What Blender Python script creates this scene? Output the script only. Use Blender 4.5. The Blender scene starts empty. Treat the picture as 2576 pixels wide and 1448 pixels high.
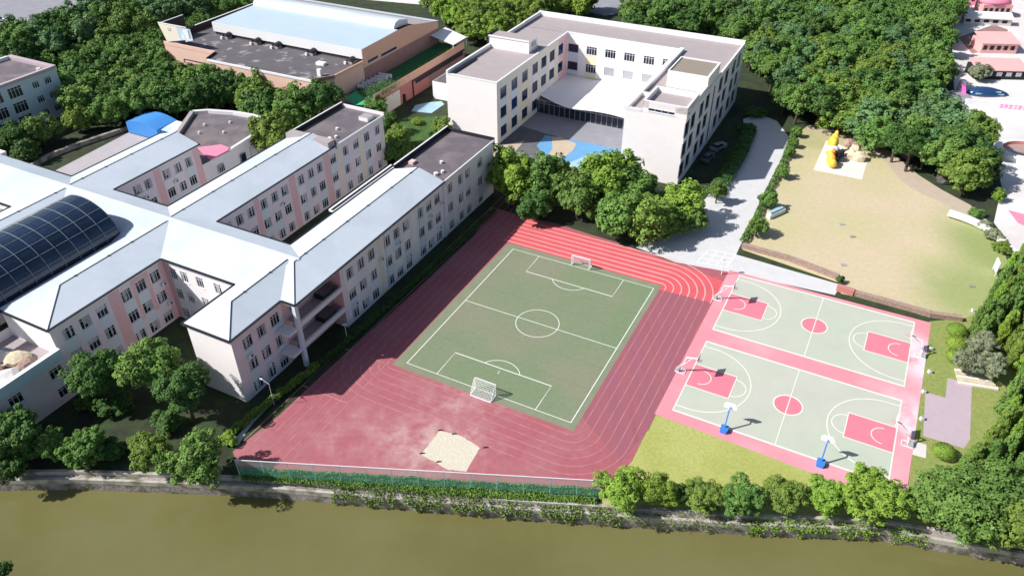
import bpy, math, random
import numpy as np
from mathutils import Matrix, Vector

# ------------------------------------------------------------------ camera, sky, sun, exposure
S = bpy.context.scene
D2R = math.radians
cam_data = bpy.data.cameras.new('camera')
cam = bpy.data.objects.new('camera', cam_data)
S.collection.objects.link(cam)
S.camera = cam
cam_data.sensor_width = 36.0
cam_data.angle = 2 * math.atan(1288 / 1922.9)
cam_data.clip_start = 1.0
cam_data.clip_end = 3000.0
cam.matrix_world = (Matrix.Translation((0, 0, 76.05)) @ Matrix.Rotation(D2R(90 - 36.14), 4, 'X')
                    @ Matrix.Rotation(D2R(-0.17), 4, 'Z'))
SUN_EL, SUN_AZ = 41.5, 189.0          # azimuth of the sun, counter-clockwise from +X
world = bpy.data.worlds.new('World')
S.world = world
world.use_nodes = True
wn = world.node_tree
sky = wn.nodes.new('ShaderNodeTexSky')
sky.sky_type = 'NISHITA'
sky.sun_disc = False
sky.sun_elevation = D2R(SUN_EL)
sky.sun_rotation = D2R(90 - SUN_AZ)
sky.air_density = 1.0
sky.dust_density = 1.5
bg = wn.nodes['Background']
bg.inputs['Strength'].default_value = 0.074
wn.links.new(sky.outputs['Color'], bg.inputs['Color'])
sd = bpy.data.lights.new('sun', 'SUN')
sd.energy = 4.9
sd.angle = D2R(0.5)
sd.color = (1.0, 0.965, 0.91)
sun = bpy.data.objects.new('sun', sd)
S.collection.objects.link(sun)
sdir = Vector((math.cos(D2R(SUN_AZ)) * math.cos(D2R(SUN_EL)), math.sin(D2R(SUN_AZ)) * math.cos(D2R(SUN_EL)), math.sin(D2R(SUN_EL))))
sun.rotation_euler = sdir.to_track_quat('Z', 'Y').to_euler()
sun.location = (-60, -20, 120)
S.view_settings.view_transform = 'Standard'
S.view_settings.look = 'None'
S.view_settings.exposure = 0.34
S.view_settings.gamma = 1.0
COL = S.collection

# ------------------------------------------------------------------ materials
def mat(name, col, rough=0.8, var=0.0, vscale=1.0, bump=0.0, bscale=8.0, metal=0.0, spec=0.5, rnd=0.0,
        col2=None, c2scale=0.1, c2lo=0.45, c2hi=0.6, alpha=1.0, hue=0.0, stretch=None, trans=0.0, spots=()):
    m = bpy.data.materials.new(name)
    m.use_nodes = True
    nt = m.node_tree
    N, L = nt.nodes, nt.links
    p = N['Principled BSDF']
    p.inputs['Roughness'].default_value = rough
    p.inputs['Metallic'].default_value = metal
    p.inputs['Specular IOR Level'].default_value = spec
    p.inputs['Alpha'].default_value = alpha
    if trans: p.inputs['Transmission Weight'].default_value = trans
    geo = N.new('ShaderNodeNewGeometry')
    vec = geo.outputs['Position']
    if stretch:
        mp = N.new('ShaderNodeMapping')
        mp.inputs['Rotation'].default_value = (0, 0, D2R(stretch[0]))
        mp.inputs['Scale'].default_value = (stretch[1], stretch[2], 1)
        L.new(vec, mp.inputs['Vector'])
        vec = mp.outputs['Vector']
    rgb = N.new('ShaderNodeRGB')
    rgb.outputs[0].default_value = (*col, 1)
    out = rgb.outputs[0]
    if col2:
        n = N.new('ShaderNodeTexNoise')
        n.inputs['Scale'].default_value = c2scale
        n.inputs['Detail'].default_value = 5
        L.new(vec, n.inputs['Vector'])
        r = N.new('ShaderNodeMapRange')
        r.inputs['From Min'].default_value = c2lo
        r.inputs['From Max'].default_value = c2hi
        L.new(n.outputs['Fac'], r.inputs['Value'])
        mx = N.new('ShaderNodeMix')
        mx.data_type = 'RGBA'
        mx.inputs['B'].default_value = (*col2, 1)
        L.new(r.outputs['Result'], mx.inputs['Factor'])
        L.new(out, mx.inputs['A'])
        out = mx.outputs['Result']
    for (x0, y0, r0, r1, c3, sc, lo, hi, sx) in spots:      # patches round a place: wear and dust, greener grass, painted-in haze
        mp = N.new('ShaderNodeMapping')
        mp.inputs['Location'].default_value = (-x0 / sx, -y0, 0)
        mp.inputs['Scale'].default_value = (1 / sx, 1, 0)
        L.new(geo.outputs['Position'], mp.inputs['Vector'])
        ln_ = N.new('ShaderNodeVectorMath'); ln_.operation = 'LENGTH'
        L.new(mp.outputs['Vector'], ln_.inputs[0])
        r = N.new('ShaderNodeMapRange')
        r.interpolation_type = 'SMOOTHSTEP'
        for k_, v_ in (('From Min', r0), ('From Max', r1), ('To Min', 1), ('To Max', 0)): r.inputs[k_].default_value = v_
        L.new(ln_.outputs['Value'], r.inputs['Value'])
        n = N.new('ShaderNodeTexNoise'); n.inputs['Scale'].default_value = sc; n.inputs['Detail'].default_value = 7; n.inputs['Roughness'].default_value = .62
        L.new(geo.outputs['Position'], n.inputs['Vector'])
        q = N.new('ShaderNodeMapRange'); q.interpolation_type = 'SMOOTHSTEP'
        q.inputs['From Min'].default_value = lo; q.inputs['From Max'].default_value = hi
        L.new(n.outputs['Fac'], q.inputs['Value'])
        mu = N.new('ShaderNodeMath'); mu.operation = 'MULTIPLY'
        L.new(r.outputs['Result'], mu.inputs[0]); L.new(q.outputs['Result'], mu.inputs[1])
        mx = N.new('ShaderNodeMix'); mx.data_type = 'RGBA'
        mx.inputs['B'].default_value = (*c3, 1)
        L.new(mu.outputs[0], mx.inputs['Factor']); L.new(out, mx.inputs['A'])
        out = mx.outputs['Result']
    if var or rnd or hue:
        h = N.new('ShaderNodeHueSaturation')
        L.new(out, h.inputs['Color'])
        val = None
        if var:
            n = N.new('ShaderNodeTexNoise')
            n.inputs['Scale'].default_value = vscale
            n.inputs['Detail'].default_value = 6
            n.inputs['Roughness'].default_value = 0.65
            L.new(vec, n.inputs['Vector'])
            r = N.new('ShaderNodeMapRange')
            r.inputs['From Min'].default_value = 0.3
            r.inputs['From Max'].default_value = 0.7
            r.inputs['To Min'].default_value = 1 - var
            r.inputs['To Max'].default_value = 1 + var
            L.new(n.outputs['Fac'], r.inputs['Value'])
            val = r.outputs['Result']
        if rnd or hue:
            oi = N.new('ShaderNodeObjectInfo')
        if rnd:
            r = N.new('ShaderNodeMapRange')
            r.inputs['To Min'].default_value = 1 - rnd
            r.inputs['To Max'].default_value = 1 + rnd
            L.new(oi.outputs['Random'], r.inputs['Value'])
            if val:
                mu = N.new('ShaderNodeMath')
                mu.operation = 'MULTIPLY'
                L.new(val, mu.inputs[0])
                L.new(r.outputs['Result'], mu.inputs[1])
                val = mu.outputs[0]
            else:
                val = r.outputs['Result']
        if val:
            L.new(val, h.inputs['Value'])
        if hue:
            mu = N.new('ShaderNodeMath')
            mu.operation = 'MULTIPLY'
            mu.inputs[1].default_value = 7.31
            L.new(oi.outputs['Random'], mu.inputs[0])
            fr = N.new('ShaderNodeMath')
            fr.operation = 'FRACT'
            L.new(mu.outputs[0], fr.inputs[0])
            r = N.new('ShaderNodeMapRange')
            r.inputs['To Min'].default_value = 0.5 - hue
            r.inputs['To Max'].default_value = 0.5 + hue
            L.new(fr.outputs[0], r.inputs['Value'])
            L.new(r.outputs['Result'], h.inputs['Hue'])
        out = h.outputs['Color']
    L.new(out, p.inputs['Base Color'])
    if bump:
        n = N.new('ShaderNodeTexNoise')
        n.inputs['Scale'].default_value = bscale
        n.inputs['Detail'].default_value = 4
        L.new(vec, n.inputs['Vector'])
        b = N.new('ShaderNodeBump')
        b.inputs['Strength'].default_value = bump
        b.inputs['Distance'].default_value = 0.2
        L.new(n.outputs['Fac'], b.inputs['Height'])
        L.new(b.outputs['Normal'], p.inputs['Normal'])
    return m

M = {}
def dm(k, *a, **kw): M[k] = mat(k, *a, **kw)
dm('soil', (0.028, 0.032, 0.018), 0.95, var=0.35, vscale=0.9, col2=(0.03, 0.055, 0.016), c2scale=0.3, c2lo=0.4, c2hi=0.6)
dm('grass', (0.387, 0.405, 0.128), 0.95, var=0.16, vscale=2.2, bump=0.3, bscale=6, col2=(0.343, 0.370, 0.097), c2scale=0.12)
dm('grass_side', (0.230, 0.281, 0.076), 0.95, var=0.22, vscale=2.0, bump=0.3, bscale=6, col2=(0.255, 0.281, 0.085), c2scale=0.2)
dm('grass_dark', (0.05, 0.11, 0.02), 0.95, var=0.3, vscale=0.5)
dm('water', (0.160, 0.153, 0.062), 0.14, var=0.02, vscale=0.5, bump=0.012, bscale=1.6, spec=0.42, col2=(0.132, 0.124, 0.042), c2scale=0.035, c2lo=0.42, c2hi=0.62)
dm('rubber', (0.360, 0.104, 0.126), 0.75, var=0.12, vscale=1.2, col2=(0.378, 0.144, 0.162), c2scale=0.12, c2lo=0.46, c2hi=0.75, bump=0.1, bscale=30,
   spots=((-10.7, 69.1, 1.5, 7.5, (0.558, 0.405, 0.378), .5, .30, .80, 1.6), (-6.1, 77.1, 1, 6, (0.504, 0.324, 0.324), .45, .35, .85, 1.8), (-20.7, 71.2, 1, 9, (0.468, 0.270, 0.279), .35, .38, .88, 1.4)))
dm('rubber_bright', (0.627, 0.100, 0.119), 0.75, var=0.07, vscale=0.4)
dm('rubber_maroon', (0.324, 0.104, 0.131), 0.75, var=0.16, vscale=0.5, col2=(0.270, 0.090, 0.122), c2scale=0.5, stretch=(27.3, 1, 0.06))  # duller maroon tone, streaked along the straight
dm('rubber_dust', (0.52, 0.30, 0.28), 0.9, var=0.1, vscale=0.6)
dm('turf', (0.172, 0.228, 0.129), 0.95, var=0.09, vscale=1.6, col2=(0.215, 0.228, 0.150), c2scale=0.07, c2lo=0.42, c2hi=0.62)
dm('turf_edge', (0.206, 0.232, 0.150), 0.95, var=0.08, vscale=0.5)
dm('line', (0.72, 0.74, 0.70), 0.7, var=0.08, vscale=2)
dm('lane_line', (0.45, 0.20, 0.22), 0.7, var=0.25, vscale=0.6)
dm('lane_line_bright', (0.85, 0.42, 0.40), 0.7, var=0.1, vscale=0.8)
dm('court_pink', (0.707, 0.270, 0.321), 0.6, var=0.05, vscale=0.3, col2=(0.744, 0.372, 0.419), c2scale=0.07, c2lo=0.5, c2hi=0.7,
   spots=((60.8, 86.1, 2, 9, (0.725, 0.632, 0.698), .25, .3, .55, .6), (54.4, 73.8, 2, 7, (0.725, 0.577, 0.632), .25, .3, .55, .6)))  # whitish spots put the haze over the right side into the court colour
dm('court_green', (0.468, 0.513, 0.423), 0.6, var=0.04, vscale=0.3, col2=(0.495, 0.504, 0.441), c2scale=0.06)
dm('key_pink', (0.725, 0.205, 0.270), 0.6, var=0.04, vscale=0.5)
dm('court_line', (0.78, 0.78, 0.70), 0.7, var=0.04)
dm('sand', (0.552, 0.460, 0.313), 0.95, var=0.07, vscale=1.2, bump=0.2, bscale=4, col2=(0.497, 0.451, 0.258), c2scale=0.05, c2lo=0.42, c2hi=0.62,
   spots=((88.4, 113.8, 7, 22, (0.276, 0.331, 0.120), .1, .1, .45, .6), (69.0, 162.7, 3, 16, (0.386, 0.368, 0.184), .12, .2, .6, 1.0), (77.5, 102.0, 4, 14, (0.304, 0.350, 0.138), .1, .1, .5, 1.0)))
dm('sand_path', (0.468, 0.387, 0.306), 0.95, var=0.08, vscale=0.7)
dm('sandpit', (0.60, 0.555, 0.45), 0.95, var=0.06, vscale=1.5, bump=0.3, bscale=3)
dm('path', (0.589, 0.589, 0.608), 0.85, var=0.06, vscale=0.4, bump=0.05)
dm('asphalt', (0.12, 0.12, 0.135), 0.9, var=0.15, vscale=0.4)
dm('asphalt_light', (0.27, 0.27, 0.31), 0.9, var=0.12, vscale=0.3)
dm('pave_lilac', (0.42, 0.39, 0.42), 0.85, var=0.06, vscale=0.4)
dm('pave_blue', (0.13, 0.33, 0.58), 0.7, var=0.06, vscale=0.4)
dm('pave_sky', (0.33, 0.52, 0.64), 0.7, var=0.06, vscale=0.4)
dm('pave_tan', (0.50, 0.41, 0.31), 0.8, var=0.06, vscale=0.4)
dm('pave_pink', (0.46, 0.37, 0.42), 0.8, var=0.05, vscale=0.5)
dm('plaza', (0.70, 0.68, 0.68), 0.85, var=0.05, vscale=0.3, col2=(0.62, 0.58, 0.57), c2scale=0.06)
dm('concrete', (0.33, 0.29, 0.27), 0.9, var=0.3, vscale=1.5, bump=0.4, bscale=3, col2=(0.13, 0.13, 0.08), c2scale=0.6, c2lo=0.48, c2hi=0.62)
dm('coping', (0.47, 0.44, 0.40), 0.9, var=0.2, vscale=1.5, col2=(0.2, 0.19, 0.13), c2scale=0.5, c2lo=0.5, c2hi=0.65)
dm('roof_white', (0.585, 0.65, 0.725), 0.5, var=0.03, vscale=0.8, spec=0.35, col2=(0.50, 0.565, 0.635), c2scale=0.13, c2lo=0.46, c2hi=0.74)
dm('roof_seam', (0.52, 0.59, 0.68), 0.6)
dm('turf_seam', (0.145, 0.19, 0.105), 0.95)
dm('roof_blue', (0.465, 0.577, 0.698), 0.5, var=0.03, vscale=0.2, spec=0.4)
dm('roof_dark', (0.135, 0.115, 0.135), 0.8, var=0.12, vscale=0.4, col2=(0.18, 0.155, 0.16), c2scale=0.2)
dm('roof_gym', (0.11, 0.10, 0.115), 0.8, var=0.15, vscale=0.3, col2=(0.30, 0.27, 0.28), c2scale=0.35, c2lo=0.58, c2hi=0.66)
dm('roof_tan', (0.368, 0.322, 0.331), 0.85, var=0.05, vscale=0.4)
dm('roof_olive', (0.27, 0.23, 0.19), 0.85, var=0.04, vscale=0.5)
dm('roof_green', (0.02, 0.16, 0.05), 0.85, var=0.2, vscale=0.7)
dm('gutter', (0.012, 0.014, 0.022), 0.6)
dm('fascia', (0.78, 0.78, 0.80), 0.6)
dm('wall_pale', (0.80, 0.775, 0.82), 0.85, var=0.06, vscale=0.3)
dm('wall_white', (0.87, 0.825, 0.835), 0.85, var=0.03, vscale=0.5)
dm('wall_lilac', (0.79, 0.70, 0.74), 0.85, var=0.04, vscale=0.5)
dm('wall_pink', (0.78, 0.50, 0.52), 0.85, var=0.04, vscale=0.5)
dm('wall_blue', (0.66, 0.73, 0.80), 0.8, var=0.03)
dm('wall_cream', (0.80, 0.73, 0.62), 0.8, var=0.03)
dm('wall_yellow', (0.84, 0.76, 0.52), 0.8, var=0.03)
dm('wall_orange', (0.70, 0.42, 0.31), 0.85, var=0.05, vscale=0.4)
dm('wall_salmon', (0.74, 0.50, 0.42), 0.85, var=0.05, vscale=0.4)
dm('wall_brown', (0.30, 0.18, 0.17), 0.85, var=0.1, vscale=0.6)
dm('wall_red', (0.52, 0.20, 0.18), 0.85, var=0.05)
dm('wall_bluish', (0.50, 0.62, 0.72), 0.85, var=0.04)
dm('reveal', (0.5, 0.47, 0.5), 0.85)
dm('glass', (0.018, 0.025, 0.045), 0.12, rnd=0.6, spec=0.5)
dm('glass_blue', (0.012, 0.025, 0.075), 0.15, rnd=0.5, spec=0.5)
dm('shutter', (0.42, 0.44, 0.47), 0.6, rnd=0.15)
dm('glass_vault', (0.018, 0.034, 0.070), 0.09, var=0.25, vscale=0.6, spec=0.6)
dm('white_metal', (0.75, 0.77, 0.80), 0.45)
dm('grey_metal', (0.35, 0.36, 0.38), 0.45)
dm('vault_rib', (0.26, 0.30, 0.36), 0.5)
dm('frame_white', (0.72, 0.73, 0.76), 0.6)
dm('curtain', (0.50, 0.48, 0.52), 0.9, rnd=0.4)
dm('tensile', (0.83, 0.83, 0.85), 0.55)
dm('blue_paint', (0.05, 0.22, 0.66), 0.4)
dm('blue_fabric', (0.06, 0.27, 0.70), 0.6, var=0.05)
dm('dark', (0.02, 0.02, 0.028), 0.8)
dm('fence_mesh', (0.18, 0.56, 0.48), 0.7, alpha=0.18)
dm('fence_top', (0.56, 0.60, 0.62), 0.6, alpha=0.24)
dm('fence_post', (0.40, 0.62, 0.64), 0.5)
dm('net', (0.75, 0.76, 0.78), 0.8)
dm('brick', (0.36, 0.25, 0.21), 0.9, var=0.35, vscale=3, bump=0.5, bscale=5)
dm('rock', (0.30, 0.27, 0.24), 0.95, var=0.35, vscale=1.2, bump=0.6, bscale=2)
dm('rock_dark', (0.09, 0.08, 0.085), 0.95, var=0.4, vscale=1.5, bump=0.6, bscale=2)
dm('rock_cream', (0.62, 0.53, 0.38), 0.95, var=0.2, vscale=1.0, bump=0.5, bscale=2)
dm('rock_red', (0.36, 0.24, 0.20), 0.95, var=0.2, vscale=1.0, bump=0.5, bscale=2)
dm('yellow', (0.85, 0.52, 0.06), 0.6, var=0.2, vscale=1.2)
dm('orange_paint', (0.75, 0.28, 0.03), 0.6, var=0.1)
dm('pale_slab', (0.74, 0.68, 0.64), 0.8, var=0.03)
dm('red_paint', (0.72, 0.06, 0.07), 0.6)
dm('magenta', (0.85, 0.16, 0.50), 0.4)
dm('pink_roof', (0.80, 0.25, 0.38), 0.7, var=0.05)
dm('pink_light', (0.82, 0.42, 0.42), 0.7, var=0.06, vscale=0.4)
dm('white_shell', (0.80, 0.80, 0.82), 0.35)
dm('navy_gloss', (0.02, 0.06, 0.16), 0.12, spec=0.8)
dm('pool_water', (0.42, 0.30, 0.28), 0.3)
dm('rubber_black', (0.02, 0.02, 0.02), 0.7)
dm('poster', (0.45, 0.60, 0.75), 0.7, col2=(0.80, 0.84, 0.86), c2scale=0.35, c2lo=0.42, c2hi=0.55)
dm('bark', (0.09, 0.065, 0.045), 0.95, var=0.3, vscale=2)
def leafmat(k, col, c2):
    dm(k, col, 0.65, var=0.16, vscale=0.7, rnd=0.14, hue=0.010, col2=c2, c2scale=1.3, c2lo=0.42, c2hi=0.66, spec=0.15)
leafmat('leaf_green', (0.106, 0.202, 0.046), (0.151, 0.257, 0.055))
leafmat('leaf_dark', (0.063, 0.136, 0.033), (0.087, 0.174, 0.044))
leafmat('leaf_olive', (0.145, 0.225, 0.042), (0.18, 0.265, 0.05))
leafmat('leaf_lime', (0.165, 0.275, 0.038), (0.21, 0.33, 0.05))
leafmat('leaf_cool', (0.095, 0.189, 0.074), (0.136, 0.236, 0.089))
leafmat('leaf_grey', (0.204, 0.246, 0.145), (0.264, 0.297, 0.178))

# ------------------------------------------------------------------ objects and mesh helpers
def tag(o, label=None, cat=None, group=None, kind=None):
    if label: o['label'] = label
    if cat: o['category'] = cat
    if group: o['group'] = group
    if kind: o['kind'] = kind
    return o

def empty(name, loc=(0, 0, 0), rz=0.0, label=None, cat=None, group=None):
    o = bpy.data.objects.new(name, None)
    o.empty_display_size = 0.5
    COL.objects.link(o)
    o.location = loc
    o.rotation_euler = (0, 0, rz)
    return tag(o, label, cat, group)

def link(name, me, parent=None, loc=(0, 0, 0), rz=0.0, scale=(1, 1, 1)):
    o = bpy.data.objects.new(name, me)
    COL.objects.link(o)
    o.parent = parent
    o.location = loc
    o.rotation_euler = (0, 0, rz)
    o.scale = scale
    return o

class MB:
    def __init__(s, off=(0, 0)):
        s.v, s.f, s.m, s.mats, s.off = [], [], [], [], off
    def mi(s, k):
        if k not in s.mats: s.mats.append(k)
        return s.mats.index(k)
    def face(s, pts, m):
        b = len(s.v)
        s.v += [(p[0] - s.off[0], p[1] - s.off[1], p[2]) for p in pts]
        s.f.append(tuple(range(b, b + len(pts))))
        s.m.append(s.mi(m))
    def box(s, a, b, m, mtop=None):
        x0, y0, z0 = a; x1, y1, z1 = b
        P = [(x0, y0, z0), (x1, y0, z0), (x1, y1, z0), (x0, y1, z0), (x0, y0, z1), (x1, y0, z1), (x1, y1, z1), (x0, y1, z1)]
        for q in ((0, 3, 2, 1), (0, 1, 5, 4), (1, 2, 6, 5), (2, 3, 7, 6), (3, 0, 4, 7)):
            s.face([P[i] for i in q], m)
        s.face([P[i] for i in (4, 5, 6, 7)], mtop or m)
    def prism(s, pts, z0, z1, m, mtop=None):
        n = len(pts)
        a = sum(pts[i][0] * pts[(i + 1) % n][1] - pts[(i + 1) % n][0] * pts[i][1] for i in range(n))
        if a < 0: pts = pts[::-1]
        for i in range(n):
            p, q = pts[i], pts[(i + 1) % n]
            s.face([(p[0], p[1], z0), (q[0], q[1], z0), (q[0], q[1], z1), (p[0], p[1], z1)], m)
        s.face([(p[0], p[1], z1) for p in pts], mtop or m)
        s.face([(p[0], p[1], z0) for p in pts[::-1]], m)
    def bar(s, a, b, w, m, h=None):
        a, b = Vector(a), Vector(b)
        d = (b - a)
        if d.length < 1e-6: return
        d.normalize()
        up = Vector((0, 0, 1)) if abs(d.z) < 0.9 else Vector((1, 0, 0))
        r = d.cross(up).normalized() * (w / 2)
        u = r.cross(d).normalized() * ((h or w) / 2)
        c = [a - r - u, a + r - u, a + r + u, a - r + u, b - r - u, b + r - u, b + r + u, b - r + u]
        for q in ((0, 3, 2, 1), (4, 5, 6, 7), (0, 1, 5, 4), (1, 2, 6, 5), (2, 3, 7, 6), (3, 0, 4, 7)):
            s.face([c[i] for i in q], m)
    def cyl(s, c, r, z0, z1, m, n=16, r2=None, mtop=None):
        r2 = r if r2 is None else r2
        A = [(c[0] + r * math.cos(2 * math.pi * i / n), c[1] + r * math.sin(2 * math.pi * i / n), z0) for i in range(n)]
        B = [(c[0] + r2 * math.cos(2 * math.pi * i / n), c[1] + r2 * math.sin(2 * math.pi * i / n), z1) for i in range(n)]
        for i in range(n):
            j = (i + 1) % n
            s.face([A[i], A[j], B[j], B[i]], m)
        s.face(B, mtop or m)
        s.face(A[::-1], m)
    def ribbon(s, pts, w, z, m, closed=False):
        P = [Vector((p[0], p[1])) for p in pts]
        n = len(P)
        offs = []
        for i in range(n):
            a = P[i - 1] if (i > 0 or closed) else P[i]
            b = P[(i + 1) % n] if (i < n - 1 or closed) else P[i]
            t = (b - a)
            t = t.normalized() if t.length > 0 else Vector((1, 0))
            k = 1.0
            if 0 < i < n - 1 or closed:
                t1, t2 = (P[i] - P[i - 1]).normalized(), (P[(i + 1) % n] - P[i]).normalized()
                k = 1 / max(0.6, math.sqrt(max(0.0, (1 + t1.dot(t2)) / 2)))
            offs.append(Vector((-t.y, t.x)) * (w / 2 * k))
        for i in range(n if closed else n - 1):
            j = (i + 1) % n
            a, b = P[i], P[j]
            oa, ob = offs[i], offs[j]
            s.face([(a.x - oa.x, a.y - oa.y, z), (b.x - ob.x, b.y - ob.y, z), (b.x + ob.x, b.y + ob.y, z), (a.x + oa.x, a.y + oa.y, z)], m)
    def mesh(s, name, smooth=False):
        me = bpy.data.meshes.new(name)
        me.from_pydata(s.v, [], s.f)
        for k in s.mats: me.materials.append(M[k])
        me.polygons.foreach_set('material_index', s.m)
        if smooth: me.polygons.foreach_set('use_smooth', [True] * len(me.polygons))
        me.update()
        return me
    def build(s, name, parent=None, loc=(0, 0, 0), rz=0.0, smooth=False):
        if not s.f: return None
        return link(name, s.mesh(name, smooth), parent, loc, rz)

def sheet(name, pts, z, m, **k):
    mb = MB()
    a = sum(pts[i - 1][0] * pts[i][1] - pts[i][0] * pts[i - 1][1] for i in range(len(pts)))
    if a < 0: pts = pts[::-1]
    mb.face([(p[0], p[1], z) for p in pts], m)
    o = mb.build(name)
    o['kind'] = 'structure'
    return o

YA = D2R(-27.0)
E1 = Vector((math.cos(YA), math.sin(YA)))
E2 = Vector((-E1.y, E1.x))
def UV(u, v): return (u * E1.x + v * E2.x, u * E1.y + v * E2.y)

def arc(c, r, a0, a1, n=24):
    return [(c[0] + r * math.cos(D2R(a0 + (a1 - a0) * i / n)), c[1] + r * math.sin(D2R(a0 + (a1 - a0) * i / n))) for i in range(n + 1)]

# ------------------------------------------------------------------ windows and walls
WM = {}
def window_meshes(w, h, style):
    """frame mesh and pane mesh shared by all windows of one size; local x along the wall, -y outwards"""
    key = (round(w, 2), round(h, 2), style)
    if key in WM: return WM[key]
    fr, pn = MB(), MB()
    t = 0.075
    gl = {'blue': 'glass_blue', 'shut': 'shutter'}.get(style[:4], 'glass')
    pn.face([(-w / 2, .12, -h / 2), (w / 2, .12, -h / 2), (w / 2, .12, h / 2), (-w / 2, .12, h / 2)], gl)
    fm = 'frame_white' if style[:4] != 'blue' else 'grey_metal'
    for x in ((-w / 2, -w / 2 + t), (w / 2 - t, w / 2)):
        fr.box((x[0], .03, -h / 2), (x[1], .11, h / 2), fm)
    for z in ((-h / 2, -h / 2 + t), (h / 2 - t, h / 2)):
        fr.box((-w / 2 + t, .03, z[0]), (w / 2 - t, .11, z[1]), fm)
    n = {'case': 3, 'wide': 4, 'blue': 1, 'shut': 1}[style[:4]]
    for i in range(1, n):
        x = -w / 2 + w * i / n
        fr.box((x - t / 2, .04, -h / 2 + t), (x + t / 2, .105, h / 2 - t), fm)
    if n > 1:
        zt = h * 0.24
        for i in range(n):
            xa, xb = -w / 2 + w * i / n + t / 2, -w / 2 + w * (i + 1) / n - t / 2
            if i == 0: xa += t / 2
            if i == n - 1: xb -= t / 2
            fr.box((xa, .045, zt), (xb, .1, zt + .06), fm)
    elif style != 'blue':
        for i in range(9):
            z = -h / 2 + t + (h - 2 * t) * i / 9
            fr.box((-w / 2 + t, .085, z), (w / 2 - t, .108, z + .04), 'shutter')
    fr.box((-w / 2 - .08, -.10, -h / 2 - .09), (w / 2 + .08, -.003, -h / 2 - .01), 'fascia')
    
    if style.startswith('case') and style[4:] != '0':
        k = int(style[4:])
        spots = {1: [(-.45, -.22, 1), (.1, .3, .8)], 2: [(-.1, .12, .7), (.25, .45, 1)], 3: [(-.46, -.3, 1), (.3, .46, 1)], 4: [(-.4, .4, .45)], 5: [(-.3, .05, .9)]}[k]
        for a, b, hh in spots:
            pn.face([(a * w, .114, h / 2 - h * hh), (b * w, .114, h / 2 - h * hh * .96), (b * w, .114, h / 2 - .08), (a * w, .114, h / 2 - .08)], 'curtain')
    WM[key] = (fr.mesh('window'), pn.mesh('pane'))
    return WM[key]

class Building:
    """a thing: Empty at the base, child meshes in the rotated (u, v) frame; windows collected and placed at the end"""
    def __init__(s, name, label, cat, u, v, yaw=YA, frame=UV):
        s.o = (u, v)
        s.yaw = yaw
        x, y = frame(u, v)
        s.root = empty(name, (x, y, 0), yaw, label, cat)
        s.wins = []
    def mb(s): return MB(s.o)
    def add(s, name, mb, label=None, parent=None, smooth=False):
        o = mb.build(name, parent or s.root, smooth=smooth)
        if label and o: o['label'] = label
        return o
    def wall(s, mb, p0, p1, z0, z1, base, ops=(), patches=(), depth=0.16):
        """wall from p0 to p1, outward side on the right hand of the walk"""
        p0, p1 = Vector(p0), Vector(p1)
        L = (p1 - p0).length
        d = (p1 - p0) / L
        n = Vector((d.y, -d.x))
        ss = {0.0, L}; zs = {z0, z1}
        for o in ops:
            ss |= {o[0] - o[2] / 2, o[0] + o[2] / 2}; zs |= {o[1] - o[3] / 2, o[1] + o[3] / 2}
        for p in patches:
            ss |= {min(max(p[0], 0), L), min(max(p[1], 0), L)}; zs |= {min(max(p[2], z0), z1), min(max(p[3], z0), z1)}
        ss = sorted(set(round(x, 3) for x in ss if -1e-6 <= x <= L + 1e-6)); zs = sorted(set(round(x, 3) for x in zs if z0 - 1e-6 <= x <= z1 + 1e-6))
        def pt(a, z, k=0.0):
            q = p0 + d * a - n * k
            return (q.x, q.y, z)
        for i in range(len(ss) - 1):
            for j in range(len(zs) - 1):
                a, b, c, e = ss[i], ss[i + 1], zs[j], zs[j + 1]
                if b - a < 1e-4 or e - c < 1e-4: continue
                sc, zc = (a + b) / 2, (c + e) / 2
                if any(abs(sc - o[0]) < o[2] / 2 and abs(zc - o[1]) < o[3] / 2 for o in ops): continue
                m = base
                for p in patches:
                    if p[0] < sc < p[1] and p[2] < zc < p[3]: m = p[4]
                mb.face([pt(a, c), pt(b, c), pt(b, e), pt(a, e)], m)
        for o in ops:
            a, b, c, e = o[0] - o[2] / 2, o[0] + o[2] / 2, o[1] - o[3] / 2, o[1] + o[3] / 2
            mb.face([pt(a, c), pt(a, c, depth), pt(a, e, depth), pt(a, e)], 'reveal')
            mb.face([pt(b, c, depth), pt(b, c), pt(b, e), pt(b, e, depth)], 'reveal')
            mb.face([pt(a, c), pt(b, c), pt(b, c, depth), pt(a, c, depth)], 'reveal')
            mb.face([pt(a, e, depth), pt(b, e, depth), pt(b, e), pt(a, e)], 'reveal')
            q = p0 + d * o[0]
            s.wins.append((q.x - s.o[0], q.y - s.o[1], o[1], math.atan2(d.y, d.x), o[2], o[3], o[4]))
    def place_windows(s, limit=100):
        cx, cy = cam.location.x, cam.location.y
        mw = Matrix.Translation(s.root.location) @ Matrix.Rotation(s.yaw, 4, 'Z')
        W = sorted(s.wins, key=lambda w: (mw @ Vector((w[0], w[1], w[2])) - cam.location).length / math.sqrt(w[4] * w[5]))
        rest = MB()
        for i, (x, y, z, a, w, h, st) in enumerate(W):
            fm, pm = window_meshes(w, h, st)
            if i < limit:
                o = link('window', fm, s.root, (x, y, z), a)
                link('pane', pm, o)
            else:
                R = Matrix.Translation((x, y, z)) @ Matrix.Rotation(a, 4, 'Z')
                for me in (fm, pm):
                    for p in me.polygons:
                        rest.face([R @ me.vertices[k].co for k in p.vertices], me.materials[p.material_index].name)
        if rest.f:
            o = rest.build('window', s.root)
            o['kind'] = 'stuff'

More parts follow.
